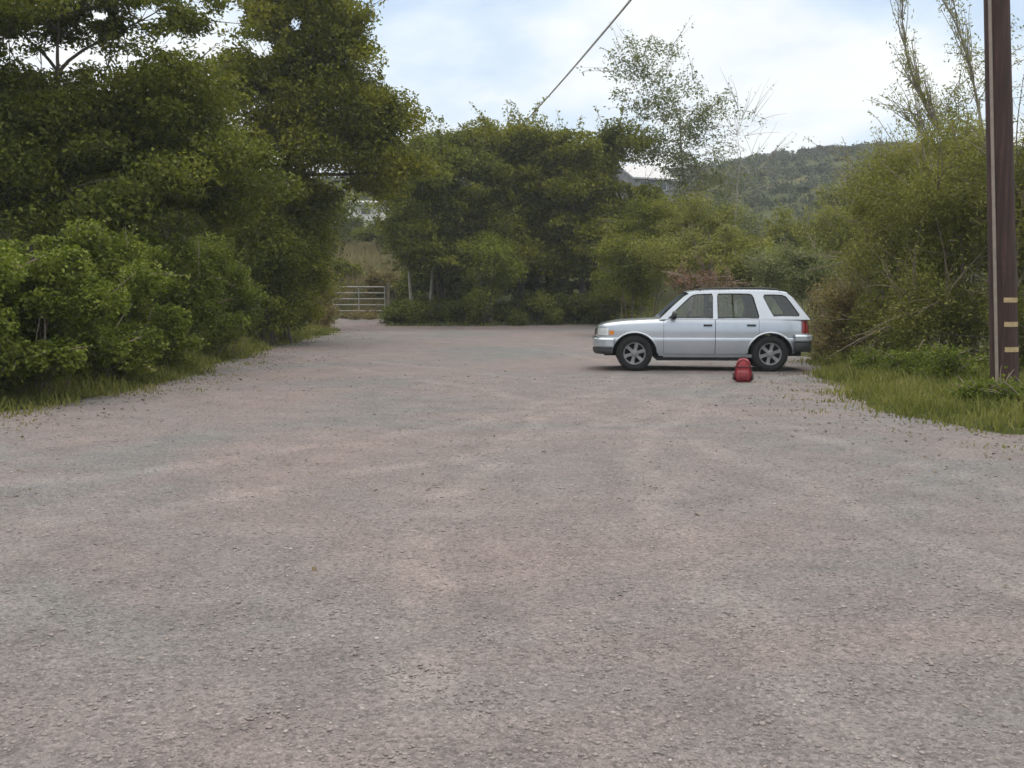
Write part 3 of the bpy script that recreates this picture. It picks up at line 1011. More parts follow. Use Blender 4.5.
def col_pt(i, z, side):
    p = PLAN[i]
    q0, q1 = PLAN[max(0, i - 1)], PLAN[min(len(PLAN) - 1, i + 1)]
    t = (q1 - q0).normalized()
    nrm = Vector((-t.y, t.x, 0))          # outward on +y going rearwards
    zt = interp(TOPZ, p.x)
    ins = interp(INSET, z)
    if p.x < 1.46:
        dz = zt - z
        if dz < 0.075:
            a = 1 - dz / 0.075
            ins += 0.075 * (1 - math.sqrt(max(0, 1 - a * a))) * 0.9
    q = p - nrm * (-ins) if nrm.y < 0 else p - nrm * ins
    y = max(0.0, q.y) if i not in (0, len(PLAN) - 1) else 0.0
    return Vector((q.x, y * side, z))


def skirt(mb, i0, i1, side, zlo=None, zhi=None, push=0.0):
    rows = []
    for i in range(i0, i1 + 1):
        u = PLAN[i].x
        zb, zt = z_bot(u), interp(TOPZ, u)
        if zlo is not None:
            zb = max(zb, zlo)
        if zhi is not None:
            zt = min(zt, zhi)
        extra = [zt - 0.055, zt - 0.035, zt - 0.018, zt - 0.007] if u < 1.46 and zhi is None else []
        lv = sorted(LEVELS + [1.0 + 0 * k for k in range(0)])
        row = [col_pt(i, min(zt, max(zb, z)), side) for z in lv] + [col_pt(i, max(zb, z), side) for z in extra] + [col_pt(i, zt, side)]
        row.sort(key=lambda p: p.z)
        if push:
            row = [Vector((p.x, p.y + push * side, p.z)) for p in row]
        rows.append(row)
    mb.grid(rows)


def iu(u):
    return min((i for i in range(len(PLAN)) if True), key=lambda i: abs(PLAN[i].x - u))


car = thing("parked_car", "silver four-door estate off-roader parked side-on on the gravel, facing left", "car", (1.70, 20.75 + 1.03, 0.0), R(-4))
car.scale = (1.014, 1.014, 1.014)
N_ = len(PLAN) - 1
uD0, uD1, uD2 = 1.42, 2.455, 3.32
i_d0, i_d1, i_d2 = iu(uD0), iu(uD1), iu(uD2)
body = MB()
for s in (-1, 1):
    skirt(body, 0, i_d0, s)
    skirt(body, i_d2, N_, s)
    # sill under the doors
    rows = []
    for i in range(i_d0, i_d2 + 1):
        rows.append([col_pt(i, z, s) for z in (0.28, 0.31, 0.345)])
    body.grid(rows)

# greenhouse sides with window openings
GO = [(1.335, 1.04), (1.485, 1.185), (1.67, 1.36), (1.835, 1.50), (1.93, 1.555), (2.06, 1.582), (2.4, 1.598), (2.9, 1.604), (3.4, 1.60), (3.75, 1.585),
      (3.88, 1.555), (3.97, 1.49), (4.08, 1.345), (4.2, 1.19), (4.315, 1.04)]
WIN = {
    "front": [(1.515, 1.065), (1.66, 1.21), (1.82, 1.362), (1.955, 1.487), (2.02, 1.525), (2.10, 1.538), (2.39, 1.548), (2.40, 1.5), (2.40, 1.065)],
    "rear": [(2.50, 1.065), (2.50, 1.5), (2.51, 1.55), (2.9, 1.553), (3.12, 1.548), (3.175, 1.53), (3.21, 1.47), (3.31, 1.10), (3.30, 1.065)],
    "cargo": [(3.60, 1.11), (3.52, 1.26), (3.41, 1.49), (3.42, 1.53), (3.6, 1.532), (3.78, 1.522), (3.85, 1.49), (3.94, 1.37), (4.10, 1.14), (4.09, 1.11)],
}


def gy_(z):
    return 0.822 - (z - 1.04) * 0.27


for s in (-1, 1):
    polys = [[Vector((u, z, 0)) for u, z in GO]] + [[Vector((u, z, 0)) for u, z in reversed(w)] for w in WIN.values()]
    flat_pts = [p for pl in polys for p in pl]
    tris = tessellate_polygon(polys)
    body.add([(p.x, s * gy_(p.y), p.y) for p in flat_pts], tris)
    for pl in polys:                       # returns of the openings and pillars
        rows = [[(p.x, s * gy_(p.y), p.y), (p.x, s * (gy_(p.y) - 0.05), p.y)] for p in pl + [pl[0]]]
        body.grid(rows)
    # ledge under the glass
    rows = [[(u, s * (gy_(1.04) + 0.004), 1.041), (u, s * 0.85, 1.036)] for u in np.linspace(1.38, 4.3, 12)]
    body.grid([[Vector(r[0]), Vector((r[0][0], s * abs(col_pt(iu(r[0][0]), 1.04, 1).y), 1.040))] for r in rows])
# roof between the two sides
TOP = [p for p in GO if p[1] > 1.545]
rows = []
for u, z in TOP:
    ye = gy_(z)
    row = []
    for k in range(-10, 11):
        f = k / 10
        row.append((u - (0.06 * (1 - f * f) if u < 2.1 else 0) + (0.05 * (1 - f * f) if u > 3.8 else 0), ye * f, z + 0.042 * (1 - abs(f) ** 3.2)))
    rows.append(row)
body.grid(rows)
# tailgate around its window
rows = []
for u, z in [p for p in GO if p[0] > 3.87]:
    ye = gy_(z)
    rows.append([(u + 0.05 * (1 - (k / 8) ** 2), ye * k / 8, z + (0.042 * (1 - abs(k / 8) ** 3.2) if z > 1.54 else 0)) for k in range(-8, 9)])
body.grid(rows)
body.build("body", SIL, car, smooth=32, merge=True)

# bonnet
hood = MB()
rows = []
for i in range(0, iu(1.46) + 1):
    a = col_pt(i, interp(TOPZ, PLAN[i].x), 1)
    z = a.z
    rows.append([(a.x - 0.0, a.y * k / 8, z + 0.035 * (1 - (k / 8) ** 2) * min(1, PLAN[i].x / 0.5)) for k in range(-8, 9)])
hood.grid(rows)
hood.build("bonnet", SIL, car, smooth=40, merge=True)

# dark inside shell, arch liners, floor
ub = MB()
ub.box((0.25, -0.56, 0.30), (4.2, 0.56, 0.62))
ub.box((0.35, -0.70, 0.62), (1.40, 0.70, 0.84))
ub.box((1.44, -0.78, 0.34), (2.98, 0.78, 0.40))
ub.box((1.30, -0.76, 0.215), (3.08, 0.76, 0.30))
ub.box((3.98, -0.72, 0.42), (4.26, 0.72, 0.70))
for c in (CAR_AX_F, CAR_AX_R):
    for s in (-1, 1):
        rows = []
        for k in range(0, 25):
            a = math.pi * k / 24
            rows.append([(c + 0.459 * math.cos(a), s * y, 0.345 + 0.431 * math.sin(a)) for y in (0.5, 0.845)])
        ub.grid(rows)
ub.build("underbody", UNDER, car)
for s in (-1, 1):
    dk = MB()
    rows = []
    for i in range(i_d0 - 2, i_d2 + 3):
        rows.append([col_pt(i, max(z, z_bot(PLAN[i].x) + 0.01), s) - Vector((0, s * 0.03, 0)) for z in (0.36, 0.6, 0.8, 1.03)])
    dk.grid(rows)
    dk.build("door_shut", UNDER, car)

# arch lips
for c in (CAR_AX_F, CAR_AX_R):
    for s in (-1, 1):
        lip = MB()
        pts = []
        for k in range(0, 33):
            a = math.pi * (0.02 + 0.96 * k / 32)
            u = c + 0.464 * math.cos(a)
            z = 0.345 + 0.437 * math.sin(a)
            q = col_pt(iu(u), z, s)
            pts.append((u, q.y + s * 0.004, z))
        lip.tube(pts, 0.020, 8)
        lip.build("wheel_arch_trim", SIL, car, smooth=60)

# doors
for s in (-1, 1):
    for (a, b, wname, hx_) in ((i_d0, i_d1, "front", 2.30), (i_d1, i_d2, "rear", 3.16)):
        m = MB()
        rows = []
        ua, ub_ = PLAN[a].x + 0.006, PLAN[b].x - 0.006
        for i in range(a, b + 1):
            u = min(ub_, max(ua, PLAN[i].x))
            zb = max(0.352, z_bot(PLAN[i].x) + 0.018)
            lv = sorted(set([max(zb, z) for z in LEVELS if z < 1.035] + []))
            lv = [max(zb, z) for z in LEVELS if z < 1.035] + [1.034]
            rows.append([Vector((u, col_pt(i, z, s).y, z)) for z in lv])
        m.grid(rows)
        dr = m.build("door", SIL, car, smooth=32, merge=True)
        h = MB()
        y_h = abs(col_pt(iu(hx_), 0.93, 1).y)
        h.box((hx_ - 0.085, s * (y_h - 0.01), 0.905), (hx_ + 0.085, s * (y_h + 0.022), 0.945))
        h.build("door_handle", BLK, dr, bevel=0.006)
        g_ = MB()
        w = WIN[wname]
        g_.add([(u, s * (gy_(z) - 0.014), z) for u, z in w], tessellate_polygon([[Vector((u, z, 0)) for u, z in w]]))
        g_.build("window", GLASS, dr)
        k_ = MB()
        k_.tube([(u, s * (gy_(z) - 0.006), z) for u, z in w], 0.011, 6, closed=True)
        k_.build("window_seal", BLK, dr, smooth=60)
    w = WIN["cargo"]
    g_ = MB()
    g_.add([(u, s * (gy_(z) - 0.014), z) for u, z in w], tessellate_polygon([[Vector((u, z, 0)) for u, z in w]]))
    gw = g_.build("cargo_window", GLASS, car)
    k_ = MB()
    k_.tube([(u, s * (gy_(z) - 0.006), z) for u, z in w], 0.011, 6, closed=True)
    k_.build("window_seal", BLK, gw, smooth=60)
    # mirrors
    m = MB()
    m.tube([(1.60, s * 0.83, 1.07), (1.62, s * 0.93, 1.10)], [0.03, 0.025], 8)
    m.tube([(1.585, s * 0.96, 1.13), (1.60, s * 0.965, 1.13), (1.64, s * 0.965, 1.13), (1.665, s * 0.965, 1.13)], [0.05, 0.085, 0.082, 0.07], 12)
    m.build("wing_mirror", BLK, car, smooth=50)
    # lamps
    hl = MB()
    rows = []
    for i in range(iu(0.105), iu(0.33) + 1):
        rows.append([col_pt(i, z, s) + Vector((-0.006, s * 0.006, 0)) for z in (0.72, 0.76, 0.80, 0.835, 0.86)])
    hl.grid(rows)
    hl.build("headlight", LAMP, car, smooth=50)
    rows = []
    am = MB()
    for i in range(iu(0.335), iu(0.44) + 1):
        rows.append([col_pt(i, z, s) + Vector((-0.003, s * 0.006, 0)) for z in (0.73, 0.775, 0.815)])
    am.grid(rows)
    am.build("turn_signal", AMBER, car)
    rows = []
    tl = MB()
    lo = max(i for i in range(N_) if PLAN[i].x < 4.17)
    hi = min(i for i in range(N_) if PLAN[i].x > 4.2 and PLAN[i].y < 0.62)
    for i in range(lo, hi):
        rows.append([col_pt(i, z, s) + Vector((0.007, s * 0.008, 0)) for z in (0.77, 0.83, 0.89, 0.95, 1.0, 1.025)])
    tl.grid(rows)
    tl.build("tail_light", TAIL, car, smooth=50)


def bumper(u0, z0, z1, push, name, mat, front):
    m = MB()
    idx = [i for i in range(N_ + 1) if (PLAN[i].x < u0 if front else PLAN[i].x > u0)]
    prof = [(z0, -0.02), (z0, 0.6 * push), (z0 + 0.03, push), (z1 - 0.03, push), (z1, 0.6 * push), (z1, -0.03)]
    rows = []
    seq = [(i, 1) for i in idx] + [(i, -1) for i in reversed(idx)] if not front else [(i, 1) for i in reversed(idx)] + [(i, -1) for i in idx]
    for i, s in seq:
        row = []
        p = PLAN[i]
        q0, q1 = PLAN[max(0, i - 1)], PLAN[min(N_, i + 1)]
        t = (q1 - q0).normalized()
        nr = Vector((-t.y, t.x, 0))
        if i in (0, N_):
            nr = Vector((-1 if front else 1, 0, 0))
        for z, o in prof:
            q = p + nr * o
            row.append((q.x, q.y * s, z))
        rows.append(row)
    m.grid(rows)
    return m.build(name, mat, car, smooth=40, merge=True)


bumper(0.44, 0.47, 0.665, 0.075, "front_bumper", SIL, True)
bumper(0.40, 0.34, 0.465, 0.05, "front_apron", BLK, True)
bumper(3.99, 0.60, 0.74, 0.085, "rear_bumper", SIL, False)
bumper(3.96, 0.40, 0.597, 0.06, "rear_apron", BLK, False)
m = MB()
for k in range(5):
    z = 0.715 + 0.031 * k
    m.box((0.060, -0.40, z), (0.078, 0.40, z + 0.014))
m.build("grille", BLK, car)
m = MB()
m.box((4.44, -0.16, 0.61), (4.448, 0.16, 0.72))
m.build("number_plate", PLATE, car)
# windscreen and rear window
m = MB()
rows = []
for u, z in [(1.41, 1.07), (1.52, 1.185), (1.70, 1.355), (1.86, 1.495), (1.93, 1.545)]:
    ye = gy_(z) - 0.02
    rows.append([(u + 0.03 - 0.03 * (1 - (k / 8) ** 2) * (1 if z < 1.3 else 0.75), ye * k / 8, z) for k in range(-8, 9)])
m.grid(rows)
m.build("windscreen", GLASS, car, smooth=50)
m = MB()
rows = []
for t in np.linspace(0.12, 0.88, 6):
    u, z = 3.93 + (4.30 - 3.93) * t, 1.53 + (1.06 - 1.53) * t
    ye = gy_(z) * 0.86
    rows.append([(u + 0.05 * (1 - (k / 8 * 0.86) ** 2) + 0.03, ye * k / 8, z) for k in range(-8, 9)])
m.grid(rows)
m.build("rear_window", simple("dark_glass", (0.02, 0.022, 0.024), 0.05, coat=0.8), car, smooth=50)
# roof rails
for s in (-1, 1):
    m = MB()
    pts = [(2.15, s * 0.61, 1.615), (2.22, s * 0.61, 1.655), (2.6, s * 0.61, 1.668), (3.4, s * 0.61, 1.668), (3.68, s * 0.61, 1.65), (3.75, s * 0.61, 1.61)]
    m.tube(pts, 0.013, 8)
    m.build("roof_rail", BLK, car, smooth=60)
# seats
for (u, ys_) in ((2.25, (-0.38, 0.38)), (3.05, (0.0,))):
    for y in ys_:
        m = MB()
        w = 0.25 if len(ys_) == 2 else 0.62
        m.box((u - 0.42, y - w, 0.62), (u + 0.05, y + w, 0.76))
        m.add([(u + 0.02, y - w, 0.7), (u + 0.02, y + w, 0.7), (u + 0.17, y + w * .9, 1.22), (u + 0.17, y - w * .9, 1.22),
               (u + 0.14, y - w, 0.7), (u + 0.14, y + w, 0.7), (u + 0.27, y + w * .9, 1.22), (u + 0.27, y - w * .9, 1.22)],
              [(0, 1, 2, 3), (4, 7, 6, 5), (0, 3, 7, 4), (1, 5, 6, 2), (3, 2, 6, 7), (0, 4, 5, 1)])
        for yy in ([y] if len(ys_) == 2 else [-0.36, 0.36]):
            m.box((u + 0.17, yy - 0.13, 1.245), (u + 0.26, yy + 0.13, 1.40))
        m.build("seat", TRIM, car, bevel=0.03, smooth=40)
m = MB()
pts = [(1.93 + 0.06 * math.sin(a), -0.38 + 0.185 * math.cos(a), 1.03 + 0.17 * math.sin(a)) for a in np.linspace(0, 6.283, 24, endpoint=False)]
m.tube(pts, 0.015, 6, closed=True)
m.tube([(1.93, -0.38, 1.03), (1.7, -0.38, 0.93)], 0.03, 6)
m.build("steering_wheel", BLK, car, smooth=60)
m = MB()
m.box((1.46, -0.74, 0.80), (1.74, 0.74, 1.02))
m.build("dashboard", TRIM, car, bevel=0.03)
# wheels
for c in (CAR_AX_F, CAR_AX_R):
    for s in (-1, 1):
        cc = (c, s * 0.755, WHEEL_R)
        w = MB()
        w.lathe_y([(0.235, s * -0.10), (0.232, s * 0.055), (0.222, s * 0.085), (0.205, s * 0.082), (0.195, s * 0.04), (0.19, s * -0.09)], cc, 36)
        for k in range(6):
            a = 2 * math.pi * k / 6 + 0.3
            ca, sa = math.cos(a), math.sin(a)
            vs = []
            for r_, hw, y0, y1 in ((0.04, 0.036, 0.03, 0.075), (0.12, 0.030, 0.02, 0.065), (0.205, 0.040, 0.03, 0.078)):
                for (o, y) in ((-hw, y0), (hw, y0), (hw, y1), (-hw, y1)):
                    vs.append((cc[0] + ca * r_ - sa * o, cc[1] + s * y, cc[2] + sa * r_ + ca * o))
            fs = [(0, 1, 2, 3)]
            for b_ in (0, 4):
                fs += [(b_ + j, b_ + (j + 1) % 4, b_ + 4 + (j + 1) % 4, b_ + 4 + j) for j in range(4)]
            fs.append((11, 10, 9, 8))
            w.add(vs, fs)
        w.lathe_y([(0.0, s * 0.088), (0.045, s * 0.086), (0.062, s * 0.07), (0.062, s * 0.02), (0, s * 0.02)], cc, 24)
        wh = w.build("wheel", ALLOY, car, smooth=35)
        b_ = MB()
        b_.lathe_y([(0.0, s * -0.02), (0.188, s * -0.02), (0.188, s * -0.09), (0.0, s * -0.09)], cc, 24)
        b_.build("brake_disc", UNDER, wh)
        t_ = MB()
        t_.lathe_y([(0.228, s * -0.11), (0.27, s * -0.118), (0.315, s * -0.115), (0.338, s * -0.10), (WHEEL_R, s * -0.07), (WHEEL_R, s * 0.06),
                    (0.338, s * 0.09), (0.315, s * 0.105), (0.27, s * 0.108), (0.236, s * 0.095), (0.224, s * 0.085)], cc, 48)
        t_.build("tyre", RUB, wh, smooth=50)

# ------------------------------------------------------------------ red backpack
RED = simple("red_nylon", (0.23, 0.009, 0.018), 0.6, var=0.25, scale=14, bump=0.25, bscale=25)
DRED = simple("dark_nylon", (0.035, 0.015, 0.018), 0.7)
bp_xy = W(743, 381, 18.3)
pack = thing("backpack", "small red backpack standing on the gravel in front of the car's rear wheel", "backpack", (bp_xy.x, 18.3, 0.012), R(-14))
pack.scale = (0.92, 0.95, 0.98)
pack.rotation_euler.x = R(5)


def rounded(mb, prof, y_c, n=20, e=2.6):
    """prof = [(z, half_x, half_y, shift_y)], superellipse sections"""
    rows = []
    for z, hx2, hy2, sy2 in prof:
        row = []
        for k in range(n + 1):
            a = 2 * math.pi * k / n
            ca, sa = math.cos(a), math.sin(a)
            row.append((hx2 * math.copysign(abs(ca) ** (2 / e), ca), y_c + sy2 + hy2 * math.copysign(abs(sa) ** (2 / e), sa), z))
        rows.append(row)
    mb.grid(rows)


m = MB()
rounded(m, [(0.0, 0.02, 0.02, 0), (0.0, 0.145, 0.095, 0), (0.03, 0.165, 0.11, 0), (0.14, 0.17, 0.115, 0), (0.26, 0.155, 0.105, 0.01), (0.35, 0.125, 0.085, 0.02), (0.405, 0.08, 0.055, 0.03), (0.42, 0.01, 0.01, 0.03)], 0)
m.build("bag_body", RED, pack, smooth=60, merge=True)
m = MB()
rounded(m, [(0.05, 0.01, 0.01, 0), (0.05, 0.11, 0.03, 0), (0.08, 0.122, 0.045, 0), (0.16, 0.12, 0.045, 0), (0.21, 0.10, 0.03, 0.005), (0.225, 0.02, 0.01, 0.01)], -0.115)
m.build("front_pocket", simple("pocket_red_nylon", (0.23, 0.03, 0.04), 0.6, var=0.2, scale=12), pack, smooth=60, merge=True)  # pocket in a slightly paler, pinker red than the bag
m = MB()
m.tube([(-0.035, 0.03, 0.40), (-0.03, 0.03, 0.445), (0, 0.03, 0.46), (0.03, 0.03, 0.445), (0.035, 0.03, 0.40)], 0.008, 6)
m.build("handle", DRED, pack, smooth=60)
m = MB()
m.tube([(-0.158, -0.045, 0.10), (-0.15, -0.06, 0.22), (-0.12, -0.062, 0.32), (-0.06, -0.05, 0.385), (0, -0.04, 0.405), (0.06, -0.05, 0.385), (0.12, -0.062, 0.32), (0.15, -0.06, 0.22), (0.158, -0.045, 0.10)], 0.007, 6)
m.build("zip", DRED, pack, smooth=60)
for s in (-1, 1):
    m = MB()
    m.tube([(s * 0.162, -0.03, 0.03), (s * 0.17, -0.06, 0.05), (s * 0.172, -0.03, 0.13), (s * 0.165, 0.02, 0.15)], [0.02, 0.035, 0.03, 0.012], 8)
    m.build("side_pocket", DRED, pack, smooth=60)
for s in (-1, 1):
    m = MB()
    m.tube([(s * 0.05, 0.09, 0.36), (s * 0.08, 0.17, 0.27), (s * 0.11, 0.18, 0.12), (s * 0.13, 0.10, 0.04)], [0.022, 0.026, 0.022, 0.012], 8)
    m.build("shoulder_strap", DRED, pack, smooth=60)
m = MB()
m.tube([(-0.168, -0.02, 0.27), (-0.13, -0.10, 0.275), (0, -0.112, 0.28), (0.13, -0.10, 0.275), (0.168, -0.02, 0.27)], 0.008, 6)
m.build("compression_strap", DRED, pack, smooth=60)

# ------------------------------------------------------------------ utility pole
PM, nt, out = new_mat("creosoted_wood")
tc = nd(nt, "ShaderNodeTexCoord")
mp = nd(nt, "ShaderNodeMapping")
mp.inputs["Scale"].default_value = (14, 14, 0.7)
lk(nt, tc.outputs["Object"], mp.inputs[0])
n = noise_tex(nt, mp.outputs[0], 1.6, 6, 0.7)
p = nd(nt, "ShaderNodeBsdfPrincipled")
lk(nt, ramp(nt, n.outputs["Fac"], [(0.3, (0.018, 0.010, 0.009)), (0.55, (0.048, 0.023, 0.020)), (0.75, (0.10, 0.052, 0.042))]), p.inputs["Base Color"])
p.inputs["Roughness"].default_value = 0.85
bp = nd(nt, "ShaderNodeBump")
bp.inputs["Strength"].default_value = 0.7
bp.inputs["Distance"].default_value = 0.02
lk(nt, n.outputs["Fac"], bp.inputs["Height"])
lk(nt, bp.outputs[0], p.inputs["Normal"])
lk(nt, p.outputs[0], out.inputs[0])
PD = 15.2
b0 = W(1006, 392, PD)
t0 = W(998, 0, PD)
pz = ground_z(b0.x, PD) - 0.3
pole = thing("utility_pole", "dark brown wooden utility pole standing in the grass by the willow bushes", "utility pole", (b0.x, PD, pz))
lean_x = (t0.x - b0.x) / (t0.z - b0.z)
H_P = 9.2
m = MB()
m.tube([(lean_x * h, 0, h) for h in np.linspace(0, H_P, 24)], [0.198 - 0.004 * h for h in np.linspace(0, H_P, 24)], 24)
m.build("shaft", PM, pole, smooth=60)
m = MB()
cx0 = -0.171
m.tube([(cx0 + lean_x * h + 0.004 * h * 0.8, -0.124 + 0.0025 * h, h) for h in np.linspace(0.28, 7.5, 20)], 0.024, 10)
m.build("conduit", simple("conduit_plastic", (0.27, 0.22, 0.19), 0.7, var=0.15), pole, smooth=60)
PALE = simple("weathered_tin", (0.40, 0.30, 0.16), 0.6, var=0.25)
for py in (300, 324, 349):
    z_ = W(1006, py, PD).z - pz
    r_ = 0.198 - 0.004 * z_ + 0.004
    rows = []
    for k in range(13):
        a = R(-112 + 8.0 * k)
        rows.append([(lean_x * z_ + r_ * math.cos(a), r_ * math.sin(a), z_ + dz) for dz in (-0.035, 0.035)] + [(lean_x * z_ + (r_ - .01) * math.cos(a), (r_ - .01) * math.sin(a), z_ + 0.035)])
    m = MB()
    m.grid(rows)
    m.build("metal_band", PALE, pole, smooth=60)

# ------------------------------------------------------------------ gate at the far left corner
GAL = simple("galvanised_steel", (0.28, 0.27, 0.235), 0.6, 0.2, var=0.2)
gd = 55.0
g0 = W(332, 320, gd)
gate = thing("field_gate", "pale metal bar gate closing the track at the far left corner of the lot", "gate", (g0.x, gd, ground_z(g0.x + 1, gd)))
zt = W(350, 287, gd).z - gate.location.z
gw = 2.9
m = MB()
for k in range(5):
    z = 0.32 + (zt - 0.32) * k / 4
    m.tube([(0.05, 0, z), (gw - 0.05, 0, z)], 0.036, 8)
m.build("rails", GAL, gate, smooth=60)
for u in (0.05, gw / 2, gw - 0.05):
    m = MB()
    m.tube([(u, 0.0, 0.28), (u, 0.0, zt + 0.03)], 0.04, 8)
    m.build("upright", GAL, gate, smooth=60)
for u in (-0.14, gw + 0.14):
    m = MB()
    m.box((u - 0.08, -0.08, -0.3), (u + 0.08, 0.08, zt + 0.22))
    m.build("gate_post", simple("post_wood", (0.20, 0.17, 0.13), 0.9, var=0.25), gate, bevel=0.01)

# ------------------------------------------------------------------ houses on the hillside
ROOFM = simple("pale_roof", (0.36, 0.36, 0.37), 0.6, var=0.12, scale=3)
WALLG = simple("grey_siding", (0.20, 0.20, 0.215), 0.8, var=0.1)
WALLW = simple("white_siding", (0.62, 0.62, 0.60), 0.8, var=0.05)
DGL = MATS["dark_glass"]


def house(name, label, px, py_base, d, w, dep, hw, hr_, wallm, roofm, rz):
    b = W(px, py_base, d)
    root = thing(name, label, "house", (b.x, d, b.z), rz)
    m = MB()
    x, y = w / 2, dep / 2
    vs = [(-x, -y, -4), (x, -y, -4), (x, y, -4), (-x, y, -4), (-x, -y, hw), (x, -y, hw), (x, y, hw), (-x, y, hw), (-x, 0, hw + hr_), (x, 0, hw + hr_)]
    m.add(vs, [(0, 1, 5, 4), (1, 2, 6, 9, 5), (2, 3, 7, 6), (3, 0, 4, 8, 7)])
    m.build("wall", wallm, root)
    m = MB()
    o, t = 0.5, 0.18
    k = hr_ / y
    for s in (-1, 1):
        ye, ze = s * (y + o), hw - o * k
        vs = [(-x - o, ye, ze + 0.03), (x + o, ye, ze + 0.03), (x + o, 0, hw + hr_ + 0.03), (-x - o, 0, hw + hr_ + 0.03)]
        vs += [(a_, b_, c_ + t) for a_, b_, c_ in vs]
        m.add(vs, [(0, 3, 2, 1), (4, 5, 6, 7), (0, 1, 5, 4), (2, 3, 7, 6), (0, 4, 7, 3), (1, 2, 6, 5)])
    m.build("roof", roofm, root)
    for u in (-0.28, 0.22):
        f = MB()
        f.box((w * u - 0.5, -y - 0.05, 0.35), (w * u + 0.5, -y + 0.02, hw - 0.3))
        fo = f.build("window", simple("window_frame", (0.55, 0.55, 0.53), 0.6), root)
        f = MB()
        f.box((w * u - 0.42, -y - 0.07, 0.43), (w * u + 0.42, -y - 0.053, hw - 0.38))
        f.build("pane", DGL, fo)
    return root


house("hillside_house", "grey house with a pale pitched roof showing between treetops, above the car's bonnet", 640, 196, 118, 5.0, 6.0, 1.7, 1.5, WALLG, ROOFM, R(24))
house("hillside_house", "white house glimpsed through the gap in the trees above the gate", 362, 221, 96, 4.6, 5.0, 1.3, 0.35, WALLW, ROOFM, R(-6))

# ------------------------------------------------------------------ overhead wire, running over the hill
cf = np.polyfit(np.array([30.0, 60.0, 275.0]), np.array([1.55 + 0.288 * 30, 1.55 + 0.166 * 60, 42.0]), 2)
m = MB()
pts = []
for d in np.linspace(-40, 275, 110):
    x = 3.6 - 0.0946 * (d - 30)
    pts.append((x, d, float(np.polyval(cf, d))))
m.tube(pts, 0.04, 6)
wire = m.build("overhead_wire", simple("wire_sheath", (0.62, 0.62, 0.62), 0.6), None, smooth=60)
tag(wire, "thin grey overhead wire crossing the sky above the far trees", "wire")

# ------------------------------------------------------------------ the air
hm_, nt, out = new_mat("haze")
pv = nd(nt, "ShaderNodeVolumePrincipled")
pv.inputs["Color"].default_value = (0.86, 0.92, 1.0, 1)
pv.inputs["Density"].default_value = 0.0006
pv.inputs["Anisotropy"].default_value = 0.2
lk(nt, pv.outputs[0], out.inputs["Volume"])
zs_ = [v.co.z for v in ground.data.vertices]
m = MB()
m.box((-1750, -180, min(zs_) - 1), (1750, 2500, max(zs_) + 8))
hz = m.build("haze", hm_)
tag(hz, "thin pale haze greying the far hillside", "haze", kind="stuff")

# ------------------------------------------------------------------ sky and sun
w = bpy.data.worlds.new("World")
S.world = w
w.use_nodes = True
nt = w.node_tree
nt.nodes.clear()
out = nd(nt, "ShaderNodeOutputWorld")
bg = nd(nt, "ShaderNodeBackground")
sky = nd(nt, "ShaderNodeTexSky", sky_type="NISHITA")
SUN_EL, SUN_AZ = R(58), R(25)          # azimuth from +Y towards +X
sky.sun_disc = False
sky.sun_elevation = SUN_EL
sky.sun_rotation = SUN_AZ
sky.air_density = 1.0
sky.dust_density = 1.0
tc = nd(nt, "ShaderNodeTexCoord")
mp = nd(nt, "ShaderNodeMapping")
mp.inputs["Scale"].default_value = (1, 1, 2.2)
mp.inputs["Location"].default_value = (0.3, 0.1, 0.15)
lk(nt, tc.outputs["Generated"], mp.inputs[0])
cn = noise_tex(nt, mp.outputs[0], 2.3, 7, 0.55, 0.4)
fac = ramp(nt, cn.outputs["Fac"], [(0.30, (0.75, 0.75, 0.75)), (0.50, (0.95, 0.95, 0.95)), (0.62, (1, 1, 1))])
cn2 = noise_tex(nt, mp.outputs[0], 3.2, 5, 0.5, 0.2)
cloud = ramp(nt, cn2.outputs["Fac"], [(0.38, (5.0, 6.5, 8.5)), (0.49, (7.2, 8.2, 9.1)), (0.58, (9.4, 9.6, 9.6))])
mixs = nd(nt, "ShaderNodeMix", data_type="RGBA")
lk(nt, fac, mixs.inputs["Factor"])
lk(nt, sky.outputs[0], mixs.inputs["A"])
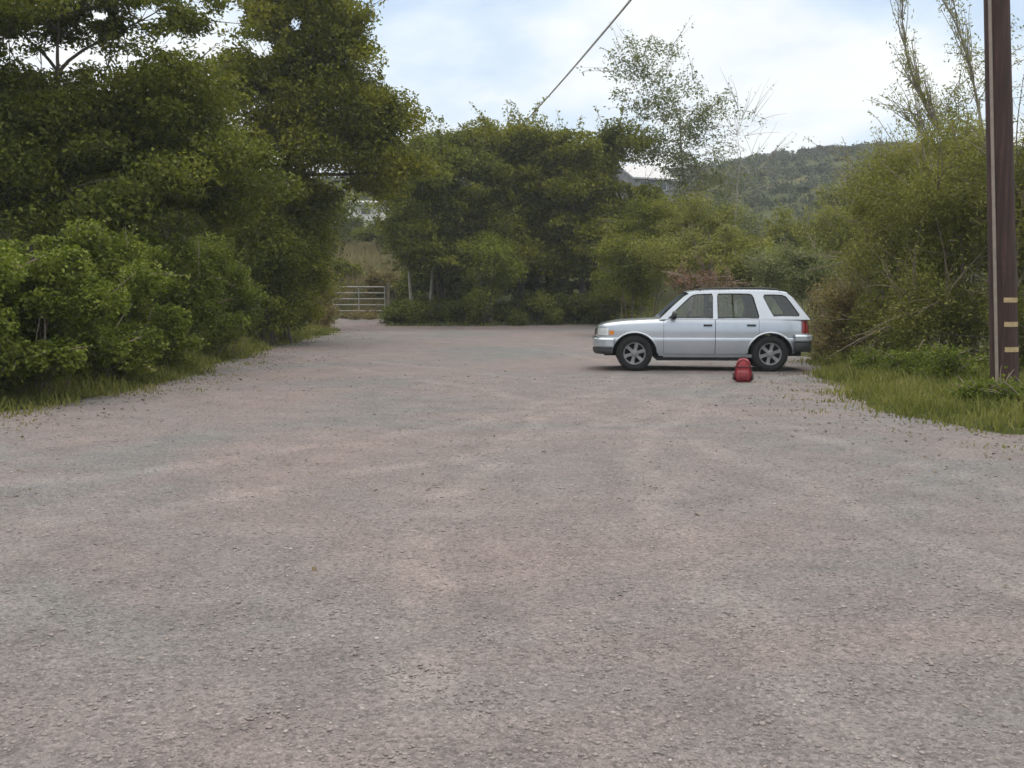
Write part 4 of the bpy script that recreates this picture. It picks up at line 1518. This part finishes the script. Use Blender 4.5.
lk(nt, cloud, mixs.inputs["B"])
# an overcast sky is brightest overhead
sx_ = nd(nt, "ShaderNodeSeparateXYZ")
lk(nt, tc.outputs["Generated"], sx_.inputs[0])
zen = nd(nt, "ShaderNodeMapRange", interpolation_type="SMOOTHSTEP")
lk(nt, sx_.outputs["Z"], zen.inputs["Value"])
zen.inputs["From Min"].default_value = 0.30
zen.inputs["From Max"].default_value = 0.85
zen.inputs["To Min"].default_value = 1.0
zen.inputs["To Max"].default_value = 2.7
up = nd(nt, "ShaderNodeMapRange", interpolation_type="SMOOTHSTEP")
lk(nt, sx_.outputs["Z"], up.inputs["Value"])
up.inputs["From Min"].default_value = 0.28
up.inputs["From Max"].default_value = 0.6
white = nd(nt, "ShaderNodeMix", data_type="RGBA")
lk(nt, up.outputs[0], white.inputs["Factor"])
lk(nt, mixs.outputs["Result"], white.inputs["A"])
white.inputs["B"].default_value = (8.1, 7.95, 7.6, 1)
vm = nd(nt, "ShaderNodeVectorMath", operation="SCALE")
lk(nt, white.outputs["Result"], vm.inputs[0])
lk(nt, zen.outputs[0], vm.inputs["Scale"])
lk(nt, vm.outputs[0], bg.inputs[0])
bg.inputs[1].default_value = 0.103
lk(nt, bg.outputs[0], out.inputs[0])

sd = bpy.data.lights.new("sun", "SUN")
sd.energy = 1.1
sd.angle = R(14)
sd.color = (1.0, 0.96, 0.90)
so = bpy.data.objects.new("sun", sd)
COL.objects.link(so)
dirv = Vector((math.sin(SUN_AZ) * math.cos(SUN_EL), math.cos(SUN_AZ) * math.cos(SUN_EL), math.sin(SUN_EL)))
so.rotation_euler = (-dirv).to_track_quat("-Z", "Y").to_euler()
so.location = dirv * 50

# ------------------------------------------------------------------ output
S.render.engine = "CYCLES"
S.view_settings.view_transform = "Standard"
S.view_settings.look = "None"
S.view_settings.exposure = 0.15
S.view_settings.gamma = 1.0
S.cycles.max_bounces = 8
S.cycles.transparent_max_bounces = 12
S.cycles.use_denoising = True
print("leaves", NLEAF[0])
